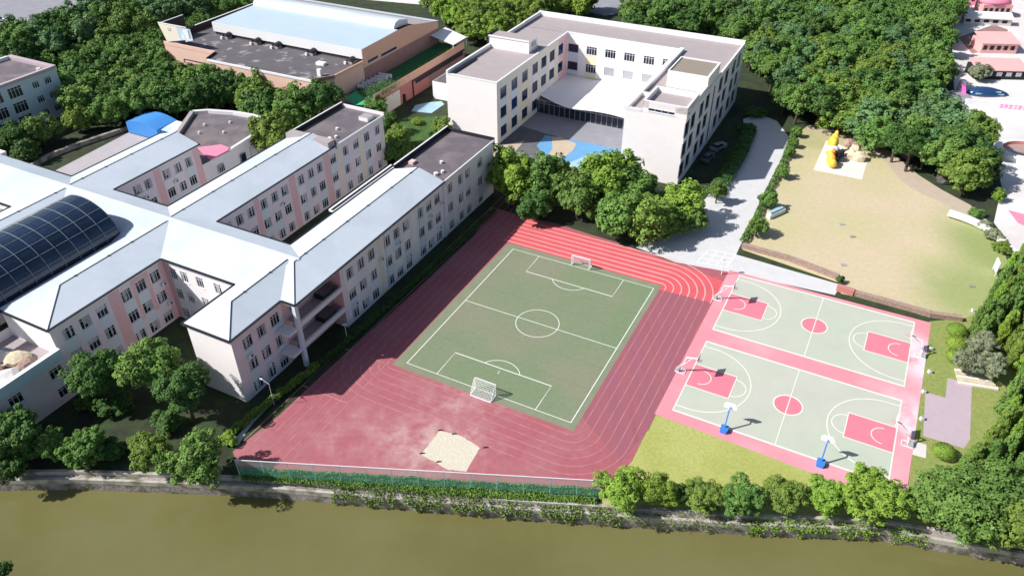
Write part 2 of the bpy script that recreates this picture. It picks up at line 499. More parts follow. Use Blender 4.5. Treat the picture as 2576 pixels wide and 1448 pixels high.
# ------------------------------------------------------------------ large structure: the H-shaped teaching building
rng = random.Random(4)
ZE, ZR, WT = 11.4, 13.0, 11.06
ROWS = (9.0, 5.1, 1.3)

def gable(mb, u0, u1, v0, v1, ze, zr, hip0=False, hip1=False, axis='v', m='roof_white', ridge=None):
    """pitched roof solid with eaves at u0,u1 (axis v) or v0,v1 (axis u)"""
    if axis == 'v':
        c = ridge if ridge is not None else (u0 + u1) / 2
        a = v0 + (u1 - u0) / 2 * 1.25 if hip0 else v0
        b = v1 - (u1 - u0) / 2 * 1.25 if hip1 else v1
        E = [(u0, v0, ze), (u1, v0, ze), (u1, v1, ze), (u0, v1, ze)]
        R0, R1 = (c, a, zr), (c, b, zr)
        mb.face([E[1], E[2], R1, R0], m); mb.face([E[3], E[0], R0, R1], m)
        mb.face([E[0], E[1], R0], m if hip0 else 'fascia'); mb.face([E[2], E[3], R1], m if hip1 else 'fascia')
    else:
        c = ridge if ridge is not None else (v0 + v1) / 2
        E = [(u0, v0, ze), (u1, v0, ze), (u1, v1, ze), (u0, v1, ze)]
        R0, R1 = (u0, c, zr), (u1, c, zr)
        mb.face([E[0], E[1], R1, R0], m); mb.face([E[2], E[3], R0, R1], m)
        mb.face([E[3], E[0], R0], 'fascia'); mb.face([E[1], E[2], R1], 'fascia')
    zb = ze - 0.34
    for i in range(4):
        p, q = E[i], E[(i + 1) % 4]
        mb.face([(p[0], p[1], zb), (q[0], q[1], zb), q, p], 'fascia')
    mb.face([(p[0], p[1], zb) for p in E[::-1]], 'fascia')

def gut(mb, a, b, w=0.22, z=ZE):
    mb.bar((a[0], a[1], z + .02), (b[0], b[1], z + .02), w, 'gutter', 0.14)

A = Building('school_building', 'long white-roofed H-shaped school building with pink and pale walls beside the running track', 'building', -84.0, 67.0)

def cols_a(cols, v0, pw=1.75, ph=1.9, rows=ROWS, skip=(), sign=1, only=None):
    out = []
    for c in cols:
        for z in rows:
            if (round(c, 1), z) in skip: continue
            out.append(((c - v0) * sign, z, pw, ph, 'case%d' % rng.choice((0, 1, 2, 3, 4, 5, 1, 2))))
    return out

def spandrels(cols, v0, pal, w=2.0, sign=1, rows=((5.98, 8.1), (2.2, 4.2)), top=True):
    P = []
    for c in cols:
        s = (c - v0) * sign
        for z in rows:
            k = rng.choice(pal)
            if k: P.append((s - w / 2, s + w / 2, z[0], z[1], k))
    return P

# walls of the wings -------------------------------------------------
w = A.mb()
N3C = [74.1, 76.9, 79.7, 84.1, 86.85, 89.65, 94.2, 96.9, 99.65, 104.0, 107.85, 110.6, 115.3]
A.wall(w, (-65.6, 71.8), (-65.6, 120.6), 0, WT, 'wall_pale', cols_a(N3C, 71.8),
       [(81.3 - 71.8, 82.5 - 71.8, 0, 12, 'wall_cream'), (91.3 - 71.8, 92.6 - 71.8, 0, 12, 'wall_white'), (0, .9, 0, 12, 'wall_lilac')]
       + spandrels(N3C, 71.8, ['wall_blue', 'wall_blue', 'wall_white', None]))
A.wall(w, (-65.6, 120.6), (-75.8, 120.6), 0, WT, 'wall_pale')
A.wall(w, (-75.8, 120.6), (-75.8, 73.2), 0, WT, 'wall_pale', [(s - 0, z, 1.55, 1.75, 'case0') for s in (8, 11, 18, 21, 30, 33) for z in ROWS])
A.wall(w, (-68.1, 51.9), (-68.1, 61.6), 0, WT, 'wall_lilac', cols_a([54.6, 57.3, 60.05], 51.9),
       spandrels([54.6, 57.3, 60.05], 51.9, ['wall_blue']) + [((54.6 - 51.9) - 1, (54.6 - 51.9) + 1, 0, .4, 'wall_blue')])
A.wall(w, (-76.0, 51.9), (-68.1, 51.9), 0, WT, 'wall_white')
A.wall(w, (-76.0, 61.9), (-76.0, 51.9), 0, WT, 'wall_pale')
SP = [-89.7, -87.4, -84.2, -80.6]
A.wall(w, (-91.5, 61.9), (-76.0, 61.9), 0, WT, 'wall_white', cols_a(SP, -91.5, pw=1.4), [(0, 1.2, 0, 12, 'wall_pink')])
W2C = [44.9, 47.65, 50.4, 54.7, 57.35, 60.05]
A.wall(w, (-91.5, 42.6), (-91.5, 61.9), 0, WT, 'wall_lilac', cols_a(W2C, 42.6),
       [(51.9 - 42.6, 53.8 - 42.6, 0, 12, 'wall_pink'), (55.8 - 42.6, 59.0 - 42.6, 3.6, 12, 'wall_pink'), (61.0 - 42.6, 62 - 42.6, 0, 12, 'wall_pink')]
       + spandrels(W2C[:5], 42.6, ['wall_blue', 'wall_blue', 'wall_cream', 'wall_pale']))
A.wall(w, (-101.4, 42.6), (-91.5, 42.6), 0, WT, 'wall_white')
A.wall(w, (-101.4, 61.9), (-101.4, 42.6), 0, WT, 'wall_white')
N2C = [75.8, 78.5, 81.2, 84.5, 87.3, 90.0, 94.4, 97.25, 99.95, 104.0, 107.95, 111.4, 115.05, 118.7]
A.wall(w, (-91.8, 73.2), (-91.8, 121.0), 0, WT, 'wall_lilac', cols_a(N2C, 73.2),
       [(82.3 - 73.2, 83.5 - 73.2, 0, 12, 'wall_pink'), (91.3 - 73.2, 93.0 - 73.2, 0, 12, 'wall_pink'), (101.2 - 73.2, 103.0 - 73.2, 0, 12, 'wall_pink'),
        (105.2 - 73.2, 106.6 - 73.2, 0, 12, 'wall_cream'), (112.6 - 73.2, 113.8 - 73.2, 0, 12, 'wall_cream'), (119.6 - 73.2, 120.4 - 73.2, 0, 12, 'wall_cream')]
       + spandrels(N2C, 73.2, ['wall_blue', 'wall_pale', 'wall_blue', None, None]))
A.wall(w, (-91.8, 121.0), (-102.1, 121.0), 0, WT, 'wall_pale')
A.wall(w, (-102.1, 121.0), (-102.1, 73.2), 0, WT, 'wall_pale')
N1C = [78.2, 80.6, 85.0, 87.7, 90.4]
A.wall(w, (-115.8, 73.2), (-115.8, 93.3), 0, WT, 'wall_lilac', cols_a(N1C, 73.2),
       [(82.2 - 73.2, 83.8 - 73.2, 0, 12, 'wall_pink'), (91.8 - 73.2, 93.3 - 73.2, 0, 12, 'wall_pink')] + spandrels(N1C, 73.2, ['wall_blue', 'wall_blue', 'wall_pale']))
A.wall(w, (-115.8, 93.3), (-125.9, 93.3), 0, WT, 'wall_lilac')
A.wall(w, (-125.9, 93.3), (-125.9, 73.2), 0, WT, 'wall_pale')
for a, b in ((-75.8, -91.8), (-102.1, -115.8), (-125.9, -150.0)):
    A.wall(w, (a, 73.2), (b, 73.2), 0, WT, 'wall_pale', [((abs(b - a)) * t, z, 1.5, 1.7, 'case1') for t in (.25, .5, .75) for z in ROWS])
A.wall(w, (-125.6, 61.9), (-115.2, 61.9), 0, WT, 'wall_pale')
A.wall(w, (-115.2, 40.0), (-115.2, 61.9), 0, WT, 'wall_pale')
A.wall(w, (-150.0, 61.9), (-125.6, 61.9), 0, WT, 'wall_white', [(18 + 2.3 * i, z, 1.4, 1.7, 'case2') for i in range(3) for z in ROWS])
A.wall(w, (-125.6, 61.9), (-125.6, 40.0), 0, WT, 'wall_pale')
A.wall(w, (-125.6, 40.0), (-115.2, 40.0), 0, WT, 'wall_pale')
A.wall(w, (-150.0, 73.2), (-150.0, 61.9), 0, WT, 'wall_pale')
A.add('wall', w)

# roofs ---------------------------------------------------------------
r = A.mb()
gable(r, -150.3, -70.5, 61.6, 73.5, ZE + .012, 13.1, axis='u', ridge=69.3)
A.add('roof', r)
for (u0, u1, v0, v1, h0, h1) in ((-76.15, -65.25, 61.5, 102.0, True, False), (-76.3, -67.8, 51.55, 68.5, True, False),
                                 (-101.75, -91.15, 42.3, 69.0, True, False), (-102.4, -91.45, 69.6, 105.0, False, False),
                                 (-126.2, -115.45, 69.6, 93.6, False, False), (-125.95, -114.9, 39.6, 69.0, True, False)):
    r = A.mb()
    gable(r, u0, u1, v0, v1, ZE, ZR, h0, h1)
    ro = A.add('roof', r)
    c = A.mb()
    mid = (u0 + u1) / 2
    a = v0 + (u1 - u0) / 2 * 1.25 if h0 else v0
    c.bar((mid, a, ZR + .03), (mid, min(v1, 68.4) if v0 < 60 else v1, ZR + .03), .11, 'gutter', .05)
    if h0:
        c.bar((u1, v0, ZE + .03), (mid, a, ZR + .03), .12, 'gutter', .05)
    n = 0
    v = a + 2.5
    while v < v1 - 1 and v < 101:       # standing clips along the ridge
        c.bar((mid - .14, v, ZR + .04), (mid + .14, v, ZR + .07), .16, 'gutter', .12)
        v += 4.2 + rng.random() * 3
    A.add('ridge_cap', c, parent=ro)
g = A.mb()
for a, b in (((-65.2, 61.5), (-65.2, 102.0)), ((-67.75, 51.5), (-67.75, 61.5)), ((-67.75, 61.5), (-65.2, 61.5)), ((-76.35, 51.5), (-67.75, 51.5)),
             ((-76.35, 51.5), (-76.35, 61.55)), ((-91.1, 61.55), (-76.35, 61.55)), ((-91.1, 42.25), (-91.1, 61.55)), ((-101.8, 42.25), (-91.1, 42.25)),
             ((-101.8, 42.25), (-101.8, 61.55)), ((-76.2, 73.55), (-76.2, 102.0)), ((-91.4, 73.55), (-76.2, 73.55)), ((-91.4, 73.55), (-91.4, 105)),
             ((-102.45, 73.55), (-102.45, 105)), ((-115.4, 73.55), (-102.45, 73.55)), ((-115.4, 73.55), (-115.4, 93.65)), ((-126.25, 93.65), (-115.4, 93.65)),
             ((-126.25, 73.55), (-126.25, 93.65)), ((-135.5, 73.55), (-126.25, 73.55)), ((-126.0, 40), (-126.0, 61.55)), ((-150, 61.55), (-126, 61.55)), ((-114.9, 40), (-114.9, 61.55))):
    gut(g, a, b, .34)
A.add('gutter', g)
# dark flat roofs with parapets at the north ends
for (u0, u1, v0, v1) in ((-76.1, -65.3, 102.0, 120.9), (-102.4, -91.5, 105.2, 121.3)):
    r = A.mb()
    r.box((u0 + .25, v0 + .25, 10.9), (u1 - .2, v1 - .25, 11.3), 'roof_dark')
    r.box((u0, v0, 10.6), (u0 + .25, v1, 12.25), 'gutter')  # west parapet in near-black: shade of its inner side put into the colour
    r.box((u0 - .004, v0, 12.25), (u0 + .3, v1, 12.3), 'fascia')
    r.box((u0, v1 - .25, 10.6), (u1, v1 + .002, 11.95), 'gutter' if u0 > -90 else 'wall_pale')
    r.box((u1 - .2, v0, 11.06), (u1 + .02, v1 - .25, 11.52), 'fascia')
    r.box((u0 + .25, v0, 10.6), (u1 - .2, v0 + .25, 12.2 if u0 < -90 else 11.6), 'gutter')
    if u0 < -90:
        r.box((u0 + .3, 103.2, 11.4), (u1 - .3, 105.19, 12.6), 'roof_tan')
    rr = A.add('roof', r)
    h = A.mb()
    h.box(((u0 + u1) / 2 + 2.2, v1 - 4.4, 11.3), ((u0 + u1) / 2 + 4.4, v1 - 2.2, 12.1), 'fascia', 'roof_tan') if u0 < -90 else h.box((u0 + 1.2, v0 + 3, 11.3), (u0 + 2.2, v0 + 4.2, 11.8), 'wall_pink')
    A.add('roof_hatch', h, parent=rr)
    for du, dv, rd in ((6.5, 6, .3), (8.0, 1.6, .4), (8.6, 2.9, .3)):
        h = A.mb(); h.cyl((u0 + du, v0 + dv), rd, 11.3, 11.75, 'fascia')
        A.add('roof_vent', h, parent=rr)
# loggia with balconies on the playground side
lg = A.mb()
A.wall(lg, (-68.2, 61.6), (-68.2, 71.8), 0, WT, 'wall_pink', [(2.2, z, 1.5, 1.7, 'case3') for z in ROWS] + [(5.0, z, 1.5, 1.7, 'case1') for z in ROWS])
A.wall(lg, (-68.2, 71.8), (-65.6, 71.8), 0, WT, 'wall_pink')
A.wall(lg, (-65.6, 71.801), (-68.2, 71.801), 0, .01, 'wall_pink')
A.add('balcony_wall', lg)
for z in (3.55, 7.4):
    sl = A.mb()
    sl.box((-68.18, 62.2, z - .12), (-65.95, 71.78, z), 'fascia', 'roof_tan')
    sl.box((-65.94, 62.2, z - .35), (-65.55, 71.78, z + .45), 'fascia')
    A.add('balcony', sl)
    sl = A.mb()
    sl.box((-68.0, 59.6, z - .5), (-65.6, 61.55, z - .15), 'fascia')
    A.add('balcony', sl)
p = A.mb()
p.box((-65.95, 61.5, 0), (-65.4, 62.15, WT), 'wall_blue')
A.add('pillar', p)
for v_ in (83.4, 93.6):
    p = A.mb(); p.box((-65.58, v_, 0), (-65.48, v_ + .12, 11.0), 'wall_blue'); A.add('downpipe', p)
p = A.mb()
p.box((-65.58, 101.6, 0), (-65.4, 101.9, 10.9), 'wall_blue')
A.add('downpipe', p)
# covered link roof west of the long wing
l = A.mb()
l.box((-78.6, 86.0, 10.2), (-76.4, 104.5, 10.6), 'fascia')
l.bar((-77.9, 86.0, 10.68), (-77.9, 104.5, 10.68), .35, 'gutter', .1)
l.bar((-77.1, 86.0, 10.68), (-77.1, 104.5, 10.68), .2, 'gutter', .1)
A.add('link_roof', l)
# lower annex at the south-west wing
an = A.mb()
A.wall(an, (-90.9, 30.0), (-90.9, 42.6), 0, 8.2, 'wall_lilac', [(11.0, 5.2, 1.9, 1.6, 'case0'), (11.0, 1.8, 1.9, 1.6, 'case0'), (5.0, 5.2, 1.9, 1.6, 'case0'), (5, 1.8, 1.9, 1.6, 'case0')],
       [(9.9, 12.2, 2.8, 4.2, 'wall_blue'), (3.9, 6.1, 2.8, 4.2, 'wall_blue'), (0, 14, 7.0, 8.2, 'wall_bluish')])
A.wall(an, (-101.4, 30.0), (-90.9, 30.0), 0, 8.2, 'wall_white')
A.wall(an, (-101.4, 42.6), (-101.4, 30.0), 0, 8.2, 'wall_white')
an.box((-91.3, 30.0, 6.6), (-90.6, 42.55, 8.3), 'wall_bluish', 'fascia')
an.box((-101.4, 30.0, 6.4), (-91.3, 42.6, 6.7), 'wall_lilac', 'roof_tan')
A.add('annex', an)
# glazed barrel vault between the two southern wings
vt = A.mb()
cu, hw, ris, zb = -108.6, 6.75, 5.3, 11.45
def vp(t, v): return (cu - hw * math.cos(t), v, zb + ris * math.sin(t))
NT = 28
V0, V1 = 36.0, 63.6
for i in range(NT):
    a, b = math.pi * i / NT, math.pi * (i + 1) / NT
    vt.face([vp(b, V0), vp(b, V1), vp(a, V1), vp(a, V0)], 'glass_vault')
vt.face([vp(math.pi * i / NT, V1) for i in range(NT + 1)], 'glass_vault')
vo = A.add('glass_vault', vt, smooth=False)
rb = A.mb()
for k in range(12):
    v = V1 - .1 - k * 2.45
    for i in range(NT):
        a, b = math.pi * i / NT, math.pi * (i + 1) / NT
        pa, pb = vp(a, v), vp(b, v)
        rb.bar((cu + (pa[0] - cu) * 1.01, v, zb + (pa[2] - zb) * 1.015), (cu + (pb[0] - cu) * 1.01, v, zb + (pb[2] - zb) * 1.015), .06, 'vault_rib')
for k in range(1, 10):
    t = math.pi * k / 10
    q = vp(t, 0)
    rb.bar((cu + (q[0] - cu) * 1.008, V0, zb + (q[2] - zb) * 1.012), (cu + (q[0] - cu) * 1.008, V1, zb + (q[2] - zb) * 1.012), .035, 'vault_rib')
A.add('vault_frame', rb, parent=vo)
cu0 = A.mb()
cu0.box((-102.2, 36, 10.8), (-101.8, 63.4, 11.75), 'gutter')
cu0.box((-115.5, 36, 10.8), (-115.1, 63.4, 11.75), 'gutter')
A.add('vault_curb', cu0)
A.place_windows(100)

# ------------------------------------------------------------------ the U-shaped building with the courtyard
B = Building('courtyard_building', 'pale pink U-shaped block around a courtyard with a white tensile canopy, behind the running track', 'building', -60.0, 165.0)
w = B.mb()
LWC = [143.3, 148.7, 154.1, 159.6, 164.5, 169.3, 174.5]
pal = ['wall_blue', 'wall_blue', 'wall_yellow', 'wall_pale', 'wall_blue', 'wall_pale', 'wall_pale']
ops = [((c - 140.2), z, 2.9, 2.55, 'blue') for c in LWC for z in (11.45, 6.9, 2.4)]
pat = [((c - 140.2) - 1.5, (c - 140.2) + 1.5, z, z + 1.95, pal[i]) for i, c in enumerate(LWC) for z in (8.2, 3.7, 0)] + [(33, 38.3, 0, 14.5, 'wall_pink')]
B.wall(w, (-75, 140.2), (-75, 178.5), 0, 14.5, 'wall_cream', ops, pat)
B.wall(w, (-87.7, 140.2), (-75, 140.2), 0, 14.5, 'wall_white')
B.wall(w, (-87.7, 189), (-87.7, 140.2), 0, 15.2, 'wall_white')
ops, pat = [], []
for i, u in enumerate((-73.3, -68.3, -63.3, -58.3, -53.3, -48.5)):
    ops.append((u + 75, 10.75, 2.8, 2.1, 'blue' if i == 0 else 'wide'))
    ops.append((u + 75, 6.2, 2.8, 2.2, 'blue' if i == 0 else ('wide' if i == 1 else 'shut')))
    k = ['wall_blue', 'wall_yellow', 'wall_blue', 'wall_cream', 'wall_white', 'wall_cream'][i]
    pat += [(u + 75 - 1.4, u + 75 + 1.4, 7.3, 9.7, k), (u + 75 - 1.4, u + 75 + 1.4, 3.2, 5.1, k)]
B.wall(w, (-75, 178.5), (-45.6, 178.5), 0, 14.5, 'wall_white', ops, pat)
B.wall(w, (-45.6, 178.5), (-45.6, 139.8), 0, 14.5, 'wall_white', [(s, z, 2.6, 2.4, 'blue') for s in (4, 9, 14, 19, 24, 30) for z in (11.4, 6.9)])
B.wall(w, (-45.6, 139.8), (-33, 139.8), 0, 14.5, 'wall_white')
RC = [141.3, 145.6, 151.8, 156.6, 167.6, 172.8, 179.5, 184.4]
ops = [((c - 139.8), z, 3.0, 3.2, 'blue') for c in RC for z in (12.1, 7.7, 3.2)]
B.wall(w, (-33, 139.8), (-33, 189), 0, 14.5, 'wall_pale', ops + [(22.0, 7.3, 1.2, 13.0, 'blue')], [((c - 139.8) - 1.3, (c - 139.8) + 1.3, z, z + 1.4, 'wall_lilac') for c in RC[::2] for z in (9.4, 4.9)])
B.wall(w, (-33, 189), (-87.7, 189), 0, 15.2, 'wall_white')
B.add('wall', w)
r = B.mb()
r.box((-87.2, 140.7, 14.0), (-75.3, 178.4, 14.35), 'roof_tan')
r.box((-87.7, 140.2, 14.5), (-87.2, 178.8, 15.3), 'fascia')
r.box((-87.2, 140.2, 14.35), (-75.3, 140.7, 14.62), 'fascia')
r.box((-75.3, 140.2, 14.35), (-74.95, 178.45, 14.66), 'fascia')
r.box((-86.4, 141.5, 14.35), (-86.1, 151.5, 14.7), 'gutter')
B.add('roof', r)
r = B.mb()
r.box((-87.2, 178.8, 14.0), (-33.3, 188.2, 14.35), 'roof_tan')
r.box((-75.3, 178.45, 14.35), (-45.4, 178.8, 14.66), 'fascia')
r.box((-87.7, 188.2, 14.4), (-32.95, 189.1, 15.5), 'fascia')
r.box((-87.7, 178.8, 14.5), (-87.2, 188.2, 15.4), 'fascia')
r.box((-33.35, 139.8, 14.5), (-32.95, 188.2, 15.0), 'fascia')
B.add('roof', r)
r = B.mb()
r.box((-45.0, 140.2, 14.0), (-33.35, 178.8, 14.35), 'roof_tan')
r.box((-45.9, 139.75, 14.4), (-44.9, 178.4, 15.15), 'fascia')
r.box((-44.9, 139.75, 14.4), (-42.2, 140.1, 15.0), 'fascia')
r.box((-44.9, 148.0, 14.3), (-42.0, 148.6, 15.1), 'fascia')
B.add('roof', r)
# front tower and stair tower
t = B.mb()
B.wall(t, (-42.0, 139.78), (-32.98, 139.78), 14.5, 16.9, 'wall_white', [(3.9, 15.4, 5.4, .95, 'wide')])
B.wall(t, (-32.98, 139.78), (-32.98, 148.2), 14.5, 16.9, 'wall_pale', [(1.6, 15.9, 1.3, 1.4, 'blue')])
B.wall(t, (-32.98, 148.2), (-42.0, 148.2), 14.35, 16.9, 'wall_white')
B.wall(t, (-42.0, 148.2), (-42.0, 139.78), 14.35, 16.9, 'wall_white')
t.box((-41.6, 140.2, 15.6), (-33.4, 147.8, 15.9), 'roof_tan')
for a, b in (((-42.0, 139.78), (-41.6, 148.2)), ((-33.4, 139.78), (-32.98, 148.2)), ((-41.6, 139.78), (-33.4, 140.2)), ((-41.6, 147.8), (-33.4, 148.2))):
    t.box((a[0], a[1], 15.5), (b[0], b[1], 16.95), 'wall_white', 'fascia')
B.add('tower', t)
t = B.mb()
t.box((-42.0, 155.3, 14.35), (-33.2, 164.9, 17.6), 'wall_white', 'roof_olive')
for a, b in (((-42.0, 155.3), (-41.7, 164.9)), ((-33.55, 155.3), (-33.1, 164.9)), ((-41.7, 155.3), (-33.55, 155.5)), ((-41.7, 164.6), (-33.55, 164.9))):
    t.box((a[0], a[1], 17.6), (b[0], b[1], 17.85), 'fascia')
t.box((-33.6, 148.8, 14.5), (-33.1, 155.3, 16.0), 'fascia')
B.add('tower', t)
t = B.mb()
t.box((-87.9, 160.2, 14.35), (-77.0, 164.8, 17.1), 'wall_white', 'roof_tan')
t.box((-87.9, 160.0, 17.1), (-76.9, 160.4, 17.35), 'fascia')
t.box((-88.1, 160.0, 14.35), (-87.7, 165.0, 17.45), 'gutter')
t.box((-77.0, 161.5, 15.6), (-76.9, 163.8, 16.6), 'grey_metal')
B.add('tower', t)
# glazed ground floor below the canopy
gf = B.mb()
gf.box((-74.95, 161.0, 0), (-45.65, 178.45, 2.95), 'glass', 'roof_tan')
for i in range(22):
    u = -74.5 + i * 1.36
    gf.box((u, 160.93, 0), (u + .1, 161.0, 2.9), 'grey_metal')
gf.box((-74.95, 160.9, 2.45), (-45.65, 160.99, 2.6), 'grey_metal')
B.add('shopfront', gf)
# white tensile canopy
cn = B.mb()
NU, NV = 30, 14
def cz(u, v):
    a = (u + 75) / 29.4; b = (v - 158) / 20.5
    return 3.6 + .8 * math.sin(math.pi * min(max((a - .28) / .72, 0), 1)) * (0.55 + .45 * b) + .1 * b + .1 * math.cos(a * 9)
def cpt(i, j):
    a, b = i / NU, j / NV
    u = -74.9 + 29.25 * a
    vf = 162.6 - 5.0 * math.sin(math.pi * .5 * min(a * 2.4, 1)) + 1.2 * math.sin(math.pi * a)
    v = vf + (178.3 - vf) * b
    return (u, v, cz(u, v))
for i in range(NU):
    for j in range(NV):
        q = [cpt(i, j), cpt(i + 1, j), cpt(i + 1, j + 1), cpt(i, j + 1)]
        cn.face(q, 'tensile')
        cn.face([(p[0], p[1], p[2] - .06) for p in q[::-1]], 'tensile')
for i in range(NU):
    a, b = cpt(i, 0), cpt(i + 1, 0)
    cn.face([(a[0], a[1], a[2] - .06), (b[0], b[1], b[2] - .06), b, a], 'tensile')
B.add('canopy', cn, smooth=True)
B.place_windows(100)

# ------------------------------------------------------------------ sports hall
G = Building('sports_hall', 'terracotta sports hall with a huge pale blue roof and a dark flat roof in front', 'building', -140.0, 160.0)
GW, GE, GV0, GV1 = -163.5, -115.5, 147.0, 182.0
w = G.mb()
G.wall(w, (GW, GV0), (GE, GV0), 0, 12.0, 'dark')
G.wall(w, (GE, GV0), (GE, GV1), 0, 10.6, 'wall_brown', [(4.0, 9.95, 4.4, .8, 'blue'), (11.0, 9.75, 7.0, .8, 'blue')],
       [(0, 40, 9.0, 10.6, 'wall_orange')])
G.wall(w, (GW, GV1), (GW, GV0), 0, 10.6, 'wall_salmon')
G.wall(w, (GE, GV1), (GW, GV1), 0, 10.6, 'wall_salmon')
prof = [(GV0, 13.65), (162.5, 13.9), (167.5, 13.7), (GV1, 10.75)]
for u, s_ in ((GE, 1), (GW, -1)):
    q = [(u, GV0, 10.6), (u, GV1, 10.6)] + [(u, v, z) for v, z in prof[::-1]]
    w.face(q if s_ > 0 else q[::-1], 'wall_orange' if s_ > 0 else 'wall_salmon')
G.add('wall', w)
r = G.mb()
r.face([(GW - .3, GV0 - .2, 13.68), (GE + .1, GV0 - .2, 13.68), (GE + .1, 162.6, 13.95), (GW - .3, 162.6, 13.95)], 'roof_blue')
r.box((GW - .3, GV0 - .3, 11.3), (GE + .1, GV0 - .08, 13.66), 'fascia')
pr = [(162.6, 13.95), (162.8, 14.6), (163.3, 15.15), (164.2, 15.5), (165.4, 15.6)]
for a, b in zip(pr, pr[1:]):
    r.face([(GW - .3, a[0], a[1]), (GE - 1.2, a[0], a[1]), (GE - 1.2, b[0], b[1]), (GW - .3, b[0], b[1])], 'roof_white')
r.face([(GW - .3, 165.4, 15.6), (GE - 1.2, 165.4, 15.6), (GE - 1.2, 169.0, 14.8), (GW - .3, 169.0, 14.8)], 'roof_white')
r.face([(GW - .3, 169.0, 14.8), (GE - 1.2, 169.0, 14.8), (GE - 1.2, 169.1, 13.4), (GW - .3, 169.1, 13.4)], 'fascia')
r.face([(GW - .3, 169.1, 13.4), (GE + .1, 169.1, 13.4), (GE + .1, GV1 + .2, 10.8), (GW - .3, GV1 + .2, 10.8)], 'roof_tan')
r.face([(GW - .3, 179.6, 11.4), (GE + .1, 179.6, 11.4), (GE + .1, GV1 + .4, 10.9), (GW - .3, GV1 + .4, 10.9)], 'roof_white')
r.face([(GE - 1.2, 162.6, 13.9), (GE - 1.2, 169.05, 13.4), (GE - 1.2, 169.0, 14.8)] + [(GE - 1.2, a, b) for a, b in pr[::-1][:-1]], 'roof_white')
G.add('roof', r)
# low block with the dark flat roof
LZ = 10.5
lo = [(-170.2, 135.4), (-152.5, 135.4), (-151.0, 131.2), (-119.0, 131.5), (-115.8, 136.0), (-115.55, GV0 - .01), (GW - .02, GV0 - .01), (GW - .02, 172), (-170.2, 172)]
b = G.mb()
b.prism(lo, 0, LZ, 'wall_salmon', 'roof_gym')
G.add('wall', b)
pp = G.mb()
pp.bar((-170.2, 135.5, 10.6), (-152.4, 135.5, 10.6), .35, 'wall_salmon', .9)
pp.bar((-152.4, 135.4, 10.6), (-151.0, 131.2, 10.6), .3, 'gutter', .8)
pp.bar((-151.0, 131.2, 10.4), (-119.0, 131.5, 10.4), .3, 'wall_pale', .5)
pp.bar((-119.0, 131.5, 10.5), (-115.8, 136.0, 10.5), .3, 'wall_brown', .8)
pp.bar((-115.8, 136.0, 10.5), (-115.5, GV0, 10.5), .3, 'wall_orange', .8)
pp.box((-164.0, 135.0, 6.4), (-157.5, 135.3, 7.4), 'dark')
pp.box((-163.5, 134.95, 6.6), (-158.0, 135.2, 7.2), 'wall_salmon')
pp.bar((-170.0, 143.5, 11.2), (-170.0, 172, 11.2), .35, 'gutter', 1.6)
pp.bar((-170.0, 146.5, 12.05), (-170.0, 172, 12.05), .4, 'fascia', .12)
G.add('parapet', pp)
sg = G.mb()
SGP = [(-170.4, 15.7), (-168.7, 11.05), (-161.5, 12.6), (-160.7, 15.8)]
sg.face([(x, 135.3, z) for x, z in SGP], 'wall_cream')
sg.face([(x, 135.62, z) for x, z in SGP[::-1]], 'gutter')
sg.box((-170.4, 135.3, 15.6), (-160.7, 135.62, 15.85), 'fascia')
sg.face([(x, 135.28, z) for x, z in [(-164.6, 11.95), (-161.5, 12.6), (-161.3, 15.6), (-163.9, 15.6), (-163.9, 13.6)]], 'poster')
sg.face([(x, 134.9, z) for x, z in [(-161.4, 12.2), (-158.6, 13.0), (-158.8, 15.8), (-161.9, 15.7)]], 'poster')
sg.face([(x, 135.1, z) for x, z in [(-161.9, 15.7), (-158.8, 15.8), (-158.6, 13.0), (-161.4, 12.2)]], 'gutter')
sg.box((-159.7, 134.86, 13.3), (-159.3, 134.89, 15.4), 'asphalt_light')
sg.box((-167.2, 135.26, 14.2), (-166.2, 135.29, 14.9), 'asphalt_light')
sg.box((-167.0, 135.24, 14.35), (-166.4, 135.255, 14.75), 'wall_cream')
sg.box((-170.4, 135.62, 10.5), (-170.05, 143.5, 15.6), 'gutter', 'fascia')
G.add('sign_screen', sg)
for i, (u, v) in enumerate(((-158.0, 146.0), (-148.0, 146.0), (-141.2, 146.0), (-130.0, 146.0), (-117.6, 145.4))):
    c = G.mb()
    for k in range(6):
        a0, a1 = math.pi * k / 6, math.pi * (k + 1) / 6
        c.face([(u - .9 * math.cos(a0), v - 1.3, 11.0 + .8 * math.sin(a0)), (u - .9 * math.cos(a1), v - 1.3, 11.0 + .8 * math.sin(a1)),
                (u - .9 * math.cos(a1), v + .6, 11.2 + .8 * math.sin(a1)), (u - .9 * math.cos(a0), v + .6, 11.2 + .8 * math.sin(a0))], 'gutter')
    c.box((u - .7, v - 1.1, LZ), (u + .7, v + .5, 11.0), 'roof_tan')
    c.box((u - 1.3, v - 1.7, LZ), (u - .7, v - 1.2, 11.1), 'fascia')
    G.add('roof_cowl', c)
h = G.mb()
h.box((-124.8, 140.4, LZ), (-122.4, 141.7, 11.1), 'fascia', 'tensile')
G.add('roof_hatch', h)
h = G.mb()
h.box((-119.7, 134.6, LZ), (-118.7, 135.4, 12.1), 'fascia')
G.add('roof_vent', h)
e = G.mb()
e.box((GE + .05, 139.5, 0), (-107.62, 182.0, 5.0), 'wall_brown', 'roof_green')
G.wall(e, (-107.5, 139.3), (-107.5, 182.2), 0, 6.3, 'wall_red', [], [(0, 43, 4.5, 6.3, 'wall_orange'), (0, 11, 0, 4.0, 'wall_cream'), (10.5, 15.5, 0, 4.5, 'wall_red'), (24, 43, 0, 3.4, 'wall_brown')])
e.box((-107.6, 139.3, 4.9), (-107.51, 182.2, 6.29), 'wall_salmon')
e.bar((-107.4, 155.4, 4.1), (-107.4, 182.0, 4.1), .25, 'gutter', .35)
